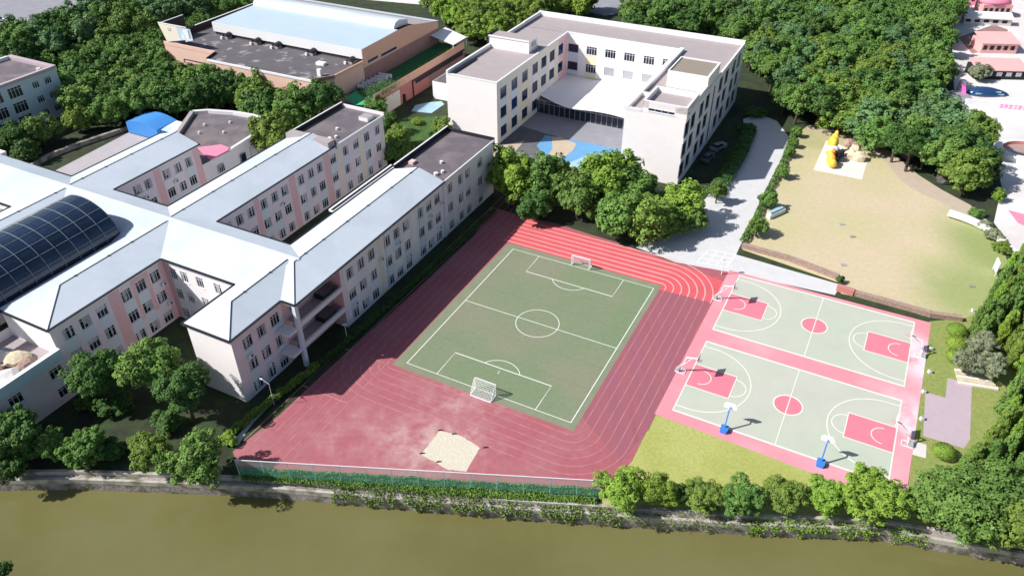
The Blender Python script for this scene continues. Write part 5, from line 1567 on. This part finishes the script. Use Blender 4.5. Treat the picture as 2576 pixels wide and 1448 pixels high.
def plant_all(budget):
    """the trees that show largest become things of their own, the rest of the woods one mass"""
    for t in PLAN: t['vx'], t['vy'], t['d'] = view_xy(t['x'], t['y'])
    W = sorted([t for t in PLAN if t['kind'] == 'wood'], key=lambda t: t['d'] / t['r'])
    own, rest = W[:budget] + [t for t in PLAN if t['kind'] != 'wood'], W[budget:]
    print('TREES wood', len(W), 'columns', len(PLAN) - len(W), 'near', len(near))
    for g in sorted({t['group'] for t in own}):
        T = sorted([t for t in own if t['group'] == g], key=lambda t: t['vy'])
        step = max(.028, (T[-1]['vy'] - T[0]['vy']) / 12)
        rows = {}
        for t in T: rows.setdefault(int((t['vy'] - T[0]['vy']) / step), []).append(t)
        for ri, k in enumerate(sorted(rows), 1):
            for ci, t in enumerate(sorted(rows[k], key=lambda t: t['vx']), 1):
                lb = '%s tree, %s from left in %s row %s' % (TONE[t['m']], ORD[ci], ORD[ri], t['place'])
                if t['kind'] == 'wood': tree(t['x'], t['y'], t['r'], t['h'], t['m'], lb, g)
                else: column(t, lb, g)
    if rest:
        V, F0, n0 = [], [], 0
        for t in rest:
            me = trg.choice(CROWNS)
            co = np.empty(len(me.vertices) * 3, np.float32); me.vertices.foreach_get('co', co)
            co = co.reshape(-1, 4, 3)[::2].reshape(-1, 3)
            hz = min(t['r'], t['h'] * .5)
            V.append(co * np.array([t['r'] * 1.06, t['r'] * 1.06, hz], np.float32) + np.array([t['x'], t['y'], t['h'] - hz], np.float32))
        V = np.concatenate(V); n = len(V) // 4
        me = bpy.data.meshes.new('distant_wood')
        me.vertices.add(4 * n); me.vertices.foreach_set('co', V.ravel())
        me.loops.add(4 * n); me.loops.foreach_set('vertex_index', np.arange(4 * n, dtype=np.int32))
        me.polygons.add(n); me.polygons.foreach_set('loop_start', np.arange(0, 4 * n, 4, dtype=np.int32)); me.polygons.foreach_set('loop_total', np.full(n, 4, dtype=np.int32))
        me.materials.append(M['leaf_green']); me.update(calc_edges=True)
        tag(link('distant_wood', me), 'farthest trees of the woods along the top edge of the view', 'wood', kind='stuff')
def column(t, lb, g):
    H = t['h']
    root = empty('columnar_tree', (t['x'], t['y'], 0), 0, lb, 'tree', g)
    c = link('crown', trg.choice(TALL), root, (0, 0, H * .52), trg.uniform(0, 6.28), (t['r'], t['r'], H * .52))
    c.material_slots[0].link = 'OBJECT'; c.material_slots[0].material = M[t['m']]
    link('trunk', trg.choice(TRUNKS), root, (0, 0, 0), 0, (H * .8, H * .8, H * .8))

# single trees and bushes that can be told apart (x, y from the survey, radius, height)
near = [
 ((12.98, 59.80), 2.75, 4.9, 'leaf_lime', 'bright rounded bush-like tree at the right end of the green mesh fence'),
 ((17.47, 59.87), 2.2, 4.4, 'leaf_lime', 'second rounded tree in the riverside row, counted from the mesh fence'),
 ((19.95, 59.69), 1.2, 2.9, 'leaf_dark', 'small dark tree squeezed between larger ones in the riverside row'),
 ((22.90, 59.08), 2.45, 4.1, 'leaf_olive', 'yellowish tree in the riverside row below the lime lawn'),
 ((27.24, 58.73), 2.6, 4.6, 'leaf_green', 'knobbly green tree in the riverside row with a small top tuft'),
 ((32.51, 59.08), 2.45, 4.3, 'leaf_olive', 'loose yellow-green tree in the riverside row below the blue hoops'),
 ((37.45, 58.95), 2.45, 4.2, 'leaf_lime', 'bright tree in the riverside row just left of the biggest round one'),
 ((42.46, 58.32), 3.7, 6.0, 'leaf_lime', 'biggest round tree of the riverside row, by the near corner of the courts'),
 ((50.97, 56.68), 4.4, 7.4, 'leaf_green', 'broad green tree overhanging the quay in the lower right corner, left of its pair'),
 ((57.05, 57.93), 4.4, 7.6, 'leaf_green', 'broad green tree in the lower right corner, behind the overhanging one'),
 ((57.60, 54.22), 3.8, 6.8, 'leaf_olive', 'broad olive tree cut by the right edge in the lower right corner'),
 ((52.83, 54.34), 2.2, 4.0, 'leaf_green', 'low green bush hanging over the quay in the lower right corner'),
 ((-56.64, 76.71), 3.9, 9.6, 'leaf_dark', 'leftmost of the three big trees in front of the pink wing'),
 ((-49.27, 77.96), 4.2, 10.4, 'leaf_green', 'middle and tallest of the three big trees in front of the pink wing'),
 ((-43.44, 73.57), 3.6, 9.6, 'leaf_dark', 'rightmost of the three big trees, beside the white end wall of the front wing'),
 ((-62.96, 66.70), 4.2, 8.2, 'leaf_dark', 'dark tree on the left border above the quay'),
 ((-58.86, 66.52), 2.2, 5.2, 'leaf_green', 'small green tree above the quay, left of the leafy riverside shrub'),
 ((-54.27, 66.17), 3.1, 5.4, 'leaf_green', 'leafy green riverside tree in the lower left'),
 ((-45.57, 65.63), 2.7, 5.6, 'leaf_olive', 'yellow-green tree behind the one overhanging the quay in the lower left'),
 ((-38.80, 62.97), 3.7, 7.6, 'leaf_green', 'large green tree overhanging the quay wall at the left end of the mesh fence'),
 ((-56.27, 49.41), 1.3, 3.0, 'leaf_dark', 'dark tree tip showing on the near bank in the bottom left corner'),
 ((-62.69, 63.53), 2.4, 4.4, 'leaf_dark', 'low dark tree on the left border at the quay'),
 ((0.99, 133.20), 4.8, 9.8, 'leaf_lime', 'leftmost tree of the clump between the long wing and the U-shaped building'),
 ((6.52, 131.86), 4.9, 10.2, 'leaf_green', 'round tree second from the left in the clump above the bright track bend'),
 ((12.57, 126.91), 4.6, 9.0, 'leaf_green', 'tree in the middle of the clump above the bright track bend'),
 ((18.59, 130.38), 5.6, 12.0, 'leaf_lime', 'tallest bright tree of the clump in front of the blue courtyard'),
 ((19.80, 121.09), 4.7, 8.8, 'leaf_green', 'low green tree of the clump on the edge of the bright track bend'),
 ((24.82, 119.64), 4.7, 8.8, 'leaf_olive', 'olive tree at the front tip of the clump above the bright track bend'),
 ((26.56, 118.77), 3.0, 5.6, 'leaf_green', 'small tree at the lowest tip of the clump by the painted grid'),
 ((23.25, 127.02), 4.7, 10.2, 'leaf_green', 'green tree of the clump against the blank white tower wall'),
 ((31.58, 125.02), 4.2, 8.4, 'leaf_lime', 'bright tree below the corner of the white tower wall'),
 ((33.69, 122.29), 2.9, 5.6, 'leaf_green', 'green tree at the right end of the clump beside the grey path'),
 ((40.50, 132.40), 1.9, 4.8, 'leaf_green', 'slim tree standing alone on the left edge of the grey path'),
 ((29.33, 120.14), 2.6, 5.0, 'leaf_green', 'small tree low in the clump where the grey path widens'),
 ((10.63, 132.12), 3.8, 9.0, 'leaf_olive', 'olive tree of the clump below the tan courtyard patch'),
 ((-1.53, 139.39), 3.6, 8.4, 'leaf_green', 'green tree at the left tip of the clump, touching the end of the long wing'),
 ((4.32, 125.83), 3.2, 6.4, 'leaf_dark', 'dark low tree under the left part of the clump at the track corner'),
 ((-100.87, 166.36), 3.4, 6.4, 'leaf_olive', 'yellowish tree right of the bluish white block, above the lilac yard'),
 ((-105.67, 159.40), 4.2, 7.2, 'leaf_green', 'bushy tree in front of the bluish white block, the right one'),
 ((-110.08, 156.30), 4.2, 7.2, 'leaf_dark', 'bushy tree in front of the bluish white block, the left one'),
 ((-105.54, 151.46), 3.2, 5.0, 'leaf_dark', 'dark low tree behind the stone wall of the lilac yard'),
 ((-86.21, 186.33), 5.0, 9.4, 'leaf_dark', 'dark rounded tree below the terracotta sign corner'),
 ((-70.78, 186.66), 5.6, 8.8, 'leaf_green', 'wide domed tree in front of the dark flat roof'),
 ((-53.87, 172.51), 4.6, 8.6, 'leaf_olive', 'yellowish tree left of the dark-roofed end of the middle wing'),
 ((-53.33, 160.14), 3.4, 7.6, 'leaf_green', 'green tree squeezed between the fan-shaped building and the middle wing'),
 ((-32.86, 173.08), 3.4, 6.0, 'leaf_green', 'rounded green tree below the green tarp at the terracotta block'),
 ((-25.37, 157.67), 2.9, 5.6, 'leaf_olive', 'olive shrub-like tree between two dark-roofed wings, the upper one'),
 ((-25.41, 150.68), 2.9, 5.2, 'leaf_green', 'green shrub-like tree between two dark-roofed wings, the lower one'),
 ((-22.79, 151.49), 2.3, 4.6, 'leaf_olive', 'small olive tree on the garden lawn between the wings'),
 ((-15.85, 162.52), 2.2, 5.0, 'leaf_olive', 'small tree at the foot of the white wall of the U-shaped building'),
 ((-28.56, 165.21), 3.0, 5.8, 'leaf_dark', 'dark tree at the north end of the middle wing'),
 ((124.46, 197.46), 3.0, 5.0, 'leaf_grey', 'pale grey-green tree beside the white umbrella'),
 ((65.77, 82.65), 2.2, 4.6, 'leaf_grey', 'grey-green palm-like tree right of the clipped globes'),
 ((68.56, 81.56), 2.2, 4.8, 'leaf_grey', 'grey-green palm-like tree at the right, beside the timber deck'),
 ((69.30, 85.75), 2.1, 5.0, 'leaf_grey', 'smaller grey-green palm-like tree behind the pair'),
]
for (x, y), R, H, m, lb in near:
    if y < 68 and x > 5: R *= 1.12
    if 110 < y < 160 and -6 < x < 36: R *= 1.12; H *= 1.06
    TREES.append((x, y, R))
    big = y < 112
    tree(x, y, R, H, m, lb, pool=FINE if big else CROWNS)
# small trees along the left edge of the sandy field
for i, ((x, y), r, w_) in enumerate((((65.64, 162.71), 1.3, 'topmost, beside the bend of the grey path'), ((63.33, 157.13), 1.2, 'second from the top'), ((61.01, 152.59), 1.3, 'third from the top, above the path gate'),
                       ((56.56, 142.84), 1.5, 'in the middle of the row'), ((50.13, 130.21), 1.9, 'beside the white covered block'), ((45.34, 120.45), 2.0, 'lowest of the row, near the brick wall'))):
    TREES.append((x, y, r))
    tree(x, y, r, r * 2.1, 'leaf_green', 'small round field-edge tree, ' + w_, 'small trees along the field edge', zs=1.0)
wood([(-106.55, 175.33), (-113.01, 187.00), (-110.88, 196.88), (-104.29, 209.17), (-88.35, 209.03), (-80.64, 192.29), (-75.53, 173.88), (-88.65, 171.10), (-95.78, 168.12)], (4.2, 5.4), (8.2, 10), ['leaf_dark', 'leaf_green', 'leaf_green'], 'of the grove left of the hall', 'grove left of the sports hall', 1.12)
wood([(-79.51, 189.58), (-71.70, 197.62), (-58.58, 195.14), (-43.86, 188.18), (-38.81, 177.30), (-43.02, 168.36), (-48.02, 159.89), (-50.83, 151.63), (-52.37, 151.64), (-55.42, 162.11), (-63.35, 168.51), (-73.53, 171.42)], (4.4, 6.0), (10.0, 12.4), ['leaf_dark', 'leaf_green', 'leaf_green', 'leaf_olive'], 'of the grove before the hall', 'grove in front of the sports hall', 1.08)
wood([(-147.05, 214.88), (-142.44, 225.47), (-132.59, 236.90), (-131.40, 253.82), (-129.10, 260.68), (-97.57, 260.34), (-97.27, 251.25), (-104.91, 240.68), (-108.18, 227.00), (-112.94, 221.56), (-123.49, 214.66), (-133.52, 208.11), (-131.32, 201.77), (-132.60, 194.30), (-135.94, 192.88)], (4.6, 6.0), (9.0, 11.5), ['leaf_cool', 'leaf_dark', 'leaf_green'], 'of the top left wood', 'wood in the top left corner', 1.18)
wood([(-134.52, 207.52), (-128.65, 212.32), (-118.28, 216.57), (-111.59, 225.28), (-106.45, 233.44), (-99.48, 241.26), (-95.50, 260.66), (-90.23, 265.28), (-87.58, 260.58), (-92.11, 249.52), (-97.20, 234.51), (-104.15, 224.13), (-108.79, 215.47), (-115.33, 207.36), (-125.85, 204.32), (-130.00, 199.79)], (2.6, 3.4), (5.2, 6.6), ['leaf_olive', 'leaf_green', 'leaf_olive'], 'beside the shaded lane', 'low tree row along the shaded lane', 1.05)
wood([(-26.86, 259.59), (25.30, 259.04), (24.74, 252.20), (21.39, 250.02), (17.97, 245.73), (7.88, 241.62), (1.67, 232.43), (-5.38, 227.15), (-9.93, 223.49), (-12.27, 224.25), (-20.28, 239.84)], (4.4, 5.6), (8.0, 10), ['leaf_olive', 'leaf_green', 'leaf_olive', 'leaf_lime'], 'of the wood behind the hall', 'wood behind the sports hall', 1.18)
wood([(40.91, 258.87), (146.51, 259.15), (135.42, 238.29), (119.32, 215.89), (99.96, 209.30), (73.77, 209.54), (67.67, 215.67), (48.43, 227.39), (32.87, 234.48), (33.43, 239.30), (39.42, 247.66)], (4.0, 6.6), (8, 12), ['leaf_green', 'leaf_cool', 'leaf_green', 'leaf_dark'], 'of the wood behind the courtyard block', 'wood behind the U-shaped building', 1.18)
wood([(69.23, 216.66), (101.39, 212.29), (121.02, 218.97), (128.31, 226.12), (119.22, 208.83), (114.95, 194.99), (104.83, 183.91), (99.36, 173.76), (98.54, 161.76), (100.95, 154.76), (97.84, 145.04), (94.07, 136.20), (91.43, 134.53), (89.13, 138.80), (84.08, 140.06), (82.28, 147.40), (80.21, 153.89), (79.71, 160.59), (75.52, 163.91), (68.23, 166.68), (65.06, 169.95), (66.67, 185.56), (63.07, 196.89), (65.20, 206.09)], (3.5, 5.6), (7.2, 10.8), ['leaf_green', 'leaf_cool', 'leaf_olive', 'leaf_dark', 'leaf_green'], 'of the wood beside the field', 'dense wood beside the sandy field', 1.08)
# tall leaning hedge trees on the right
def side(poly):
    xs = [p[0] for p in poly]; ys = [p[1] for p in poly]
    for _ in range(6000):
        x, y = trg.uniform(min(xs), max(xs)), trg.uniform(min(ys), max(ys))
        if not inside((x, y), poly) or any((x - a) ** 2 + (y - b) ** 2 < (1.05 * (1.7 + c) / 2) ** 2 for a, b, c in TREES): continue
        TREES.append((x, y, 1.7))
        PLAN.append(dict(x=x, y=y, r=trg.uniform(1.3, 1.7), h=trg.uniform(4.8, 6.8), m=trg.choice(['leaf_lime', 'leaf_olive', 'leaf_green', 'leaf_green']), place='of the columnar belt', group='columnar tree belt at the right edge', kind='column'))
side([(91.64, 112.57), (85.19, 107.64), (81.41, 102.98), (77.52, 98.59), (73.53, 94.44), (69.89, 89.55), (73.13, 87.66), (73.10, 83.19), (70.98, 78.19), (67.13, 75.07), (64.29, 70.64), (59.62, 66.51), (57.15, 64.55), (58.18, 62.64), (65.98, 62.61), (79.99, 83.16), (95.82, 112.55)])
plant_all(292 - len(near))

# clipped globes, hedge, low planting
for (x, y), r, h, lb in (((68.74, 91.44), 1.45, 2.0, 'yellow-green clipped globe shrub, the top one of the column beside the far court'), ((67.16, 88.33), 1.5, 2.1, 'yellow-green clipped globe shrub, the middle one of the column'),
                         ((65.73, 85.52), 1.3, 1.7, 'yellow-green clipped globe shrub, the lowest of the column of three'), ((55.63, 67.03), 1.4, 1.8, 'yellow-green clipped globe shrub standing alone below the pink slab')):
    rg = np.random.default_rng(int(x * 10))
    d = dirs(rg, 2600, -.5)
    me = quads(d * np.array([r, r, h * .5]) * rg.uniform(.93, 1.02, 2600)[:, None] + np.array([0, 0, h * .48]), (d + rg.normal(scale=.25, size=d.shape)), rg.uniform(.05, .09, 2600), 'leaf_lime', 'clipped_shrub', rg)
    tag(link('clipped_shrub', me, None, (x, y, 0)), lb, 'shrub', 'clipped globe shrubs')
def cloud(name, P, size, m, seed, up=.3):
    rg = np.random.default_rng(seed)
    P = np.array(P)
    N_ = rg.normal(size=P.shape); N_[:, 2] = np.abs(N_[:, 2]) + up
    N_ /= np.linalg.norm(N_, axis=1)[:, None]
    return quads(P, N_, rg.uniform(.6, 1.3, len(P)) * size, m, name, rg)
rg = np.random.default_rng(5)
def along(P, n, w, h0, h1, dens=None):
    P = [np.array(p) for p in P]
    L = [np.linalg.norm(b - a) for a, b in zip(P, P[1:])]
    T = sum(L)
    out = []
    for t in rg.uniform(0, T, n):
        i = 0
        while t > L[i] and i < len(L) - 1: t -= L[i]; i += 1
        d = (P[i + 1] - P[i]) / L[i]; nn = np.array([d[1], -d[0]])
        k = rg.uniform(-1, 1)
        q = P[i] + d * t + nn * k * w / 2
        hh = h1 * (1 - .25 * k * k) * (1 + .22 * math.sin(t * 1.9 + 2 * math.sin(t * .37)))
        out.append((q[0], q[1], h0 + (hh - h0) * rg.uniform(.1, 1) ** .5))
    return out
def tufts(name, P, n, w, h0, h1, size, mats, label, cat, kind=None):
    o = None
    for i, m in enumerate(mats):
        me = cloud(name, along(P, n // len(mats), w, h0, h1), size, m, 40 + i)
        if o is None:
            o = link(name, me)
            tag(o, label, cat)
            if kind: o['kind'] = kind
        else:
            ch = link('foliage', me, o)
    return o
tufts('hedge', [(-37.23, 71.27), (-35.36, 74.20), (-33.00, 77.89), (-30.81, 81.13), (-28.69, 84.27)], 9000, 1.1, .05, 1.1, .11, ['leaf_lime', 'leaf_green'], 'bright trimmed hedge strip between the front wing and the dark part of the track', 'hedge')
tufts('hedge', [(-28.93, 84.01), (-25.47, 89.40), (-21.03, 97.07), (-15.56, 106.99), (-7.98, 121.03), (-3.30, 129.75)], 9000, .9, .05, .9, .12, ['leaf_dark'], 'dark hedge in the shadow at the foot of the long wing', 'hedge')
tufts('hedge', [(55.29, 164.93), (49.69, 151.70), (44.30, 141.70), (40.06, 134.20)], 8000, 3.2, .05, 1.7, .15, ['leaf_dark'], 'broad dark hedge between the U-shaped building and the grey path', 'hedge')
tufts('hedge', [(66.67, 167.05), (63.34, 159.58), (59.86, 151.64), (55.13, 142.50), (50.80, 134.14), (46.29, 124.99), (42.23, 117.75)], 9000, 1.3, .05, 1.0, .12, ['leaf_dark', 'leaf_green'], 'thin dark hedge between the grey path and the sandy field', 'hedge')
tufts('planting_strip', [(-34.23, 64.42), (-19.45, 63.41), (-4.42, 62.10), (10.31, 61.07)], 15000, 1.15, .05, .75, .12, ['leaf_lime', 'leaf_lime', 'leaf_green'], 'dense green planting behind the mesh fence', 'planting', 'stuff')
tufts('weeds', [(-34.01, 63.65), (-19.29, 62.41), (-4.38, 60.94), (10.20, 59.87)], 8000, 1.0, .02, .5, .12, ['leaf_green', 'leaf_olive'], 'weeds on the quay edge below the mesh fence', 'weeds', 'stuff')
def hang(u0, u1, n, m, seed):
    """creepers spilling over the quay face; parameter runs along the quay line"""
    rgl = np.random.default_rng(seed)
    A_ = quayline(.55)
    P = []
    A_ = [np.array(a) for a in A_]
    for _ in range(n):
        x = rgl.uniform(u0, u1)
        for a, b in zip(A_, A_[1:]):
            if a[0] <= x <= b[0]:
                t = (x - a[0]) / (b[0] - a[0]); q = a + (b - a) * t
                L = 1.3 + .9 * math.sin(x * 1.7) * math.sin(x * .61) + .5 * math.sin(x * 4.1)
                if L < .75: break
                z = .1 - rgl.uniform(0, 1) * min(L, 2.3)
                k = rgl.uniform(-.6, .45) if z > -.4 else rgl.uniform(.3, .75)
                P.append((q[0] + k * .3, q[1] - k, z)); break
    return P
XA, XB, XC, XD = (-22.67, 61.93)[0], (12.91, 58.22)[0], (27.90, 57.02)[0], (48.65, 55.83)[0]
for i, (a, b, n, m) in enumerate(((XA, XB, 5200, 'leaf_olive'), (XA, XB, 2600, 'leaf_grey'), (XB, XC, 700, 'leaf_olive'), (XC, XD, 2600, 'leaf_lime'))):
    P = hang(a, b, n, m, 90 + i)
    o = link('hanging_plants', cloud('hanging_plants', P, .11, m, 60 + i, -.1))
    tag(o, ['olive creepers hanging over the quay wall below the mesh fence', 'grey-green creepers mixed over the quay wall below the mesh fence', 'sparse creepers on the quay wall right of the mesh fence', 'bright creepers hanging over the quay wall below the courts'][i], 'creepers', kind='stuff')
# garden lawn shrubs, plaza edge scrub, tarp
for i, (p, r, h, m, lb) in enumerate((((-22.49, 170.60), 1.6, 1.6, 'leaf_lime', 'yellowish shrub on the garden lawn'), ((-29.16, 158.15), 2.6, 2.4, 'leaf_green', 'green shrub at the wall of the middle wing'),
        ((-27.27, 152.59), 2.4, 2.4, 'leaf_olive', 'olive shrub low between the two dark-roofed wings'), ((-23.99, 152.19), 1.9, 2, 'leaf_green', 'green shrub by the garden walk'),
        ((-17.06, 161.80), 2.2, 2.4, 'leaf_dark', 'dark shrub in the corner by the U-shaped building'), ((55.57, 105.23), .8, 1.6, 'leaf_dark', 'small dark shrub at the end of the brick wall'),
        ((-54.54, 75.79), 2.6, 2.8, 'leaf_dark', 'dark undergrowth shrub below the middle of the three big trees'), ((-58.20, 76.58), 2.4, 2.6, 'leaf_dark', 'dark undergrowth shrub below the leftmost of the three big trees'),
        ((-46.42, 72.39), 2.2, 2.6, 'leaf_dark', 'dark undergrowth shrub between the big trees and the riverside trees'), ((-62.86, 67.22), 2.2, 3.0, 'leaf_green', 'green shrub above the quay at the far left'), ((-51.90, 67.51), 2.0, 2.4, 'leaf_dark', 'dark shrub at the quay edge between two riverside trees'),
        ((59.10, 174.66), 2.6, 2.0, 'leaf_dark', 'dark round shrub at the top of the grey path'), ((55.20, 166.03), 2.4, 1.8, 'leaf_dark', 'dark round shrub beside the grey path, below the other'),
        ((89.25, 126.95), 1.5, 1.6, 'leaf_green', 'green shrub at the top right of the sandy field'), ((88.83, 122.59), 1.6, 1.6, 'leaf_grey', 'grey-green shrub at the right bend of the field'),
        ((88.56, 119.11), 1.8, 2.0, 'leaf_grey', 'grey-green shrub below the white slide'), ((87.83, 114.86), 1.8, 2.0, 'leaf_olive', 'olive shrub at the right border of the field'),
        ((96.69, 133.06), 1.5, 2.6, 'leaf_lime', 'bright small shrub on the plaza edge'), ((-37.57, 69.72), 1.5, 1.4, 'leaf_lime', 'bright rounded shrub at the near end of the hedge'))):
    bush(p[0], p[1], r, h, lb, m, 'shrubs', var=i)
tg = empty('green_tarp', (*UV(-111, 139.5), 4.6), YA, 'bright green folded tarp at the corner of the terracotta block', 'tarp')
mb = MB()
dm('tarp_green', (0.05, 0.42, 0.20), .6, var=.15)
mb = MB()
mb.face([(-3.8, -2.2, .4), (-1.0, -2.4, -.8), (0, -.2, .6), (-2.4, 1.0, 1.4)], 'tarp_green')
mb.face([(-1.0, -2.4, -.8), (1.6, -1.4, -.6), (1.0, 1.8, .8), (0, -.2, .6)], 'tarp_green')
mb.build('cloth', tg)
p = UV(-109.6, 144.0)
P = [(p[0] + rg.normal() * 1.5 + k * E2.x, p[1] + rg.normal() * 1.2 + k * E2.y, 5.0 + rg.uniform(0, 1.6)) for k in rg.uniform(-3, 4, 5000)]
o = link('roof_garden', cloud('roof_garden', P, .12, 'leaf_cool', 71)); tag(o, 'bluish green foliage spilling over the end of the green roof', 'plants', kind='stuff')
P = []
for _ in range(5000):
    v = rg.uniform(152, 181); k = rg.uniform(0, 1) ** 2
    q = UV(-108.2 - 1.6 * k, v); P.append((q[0], q[1], 5.05 + rg.uniform(0, .7)))
o = link('roof_garden', cloud('roof_garden', P, .11, 'leaf_lime', 72)); tag(o, 'light green plants along the outer edge of the green roof', 'plants', kind='stuff')
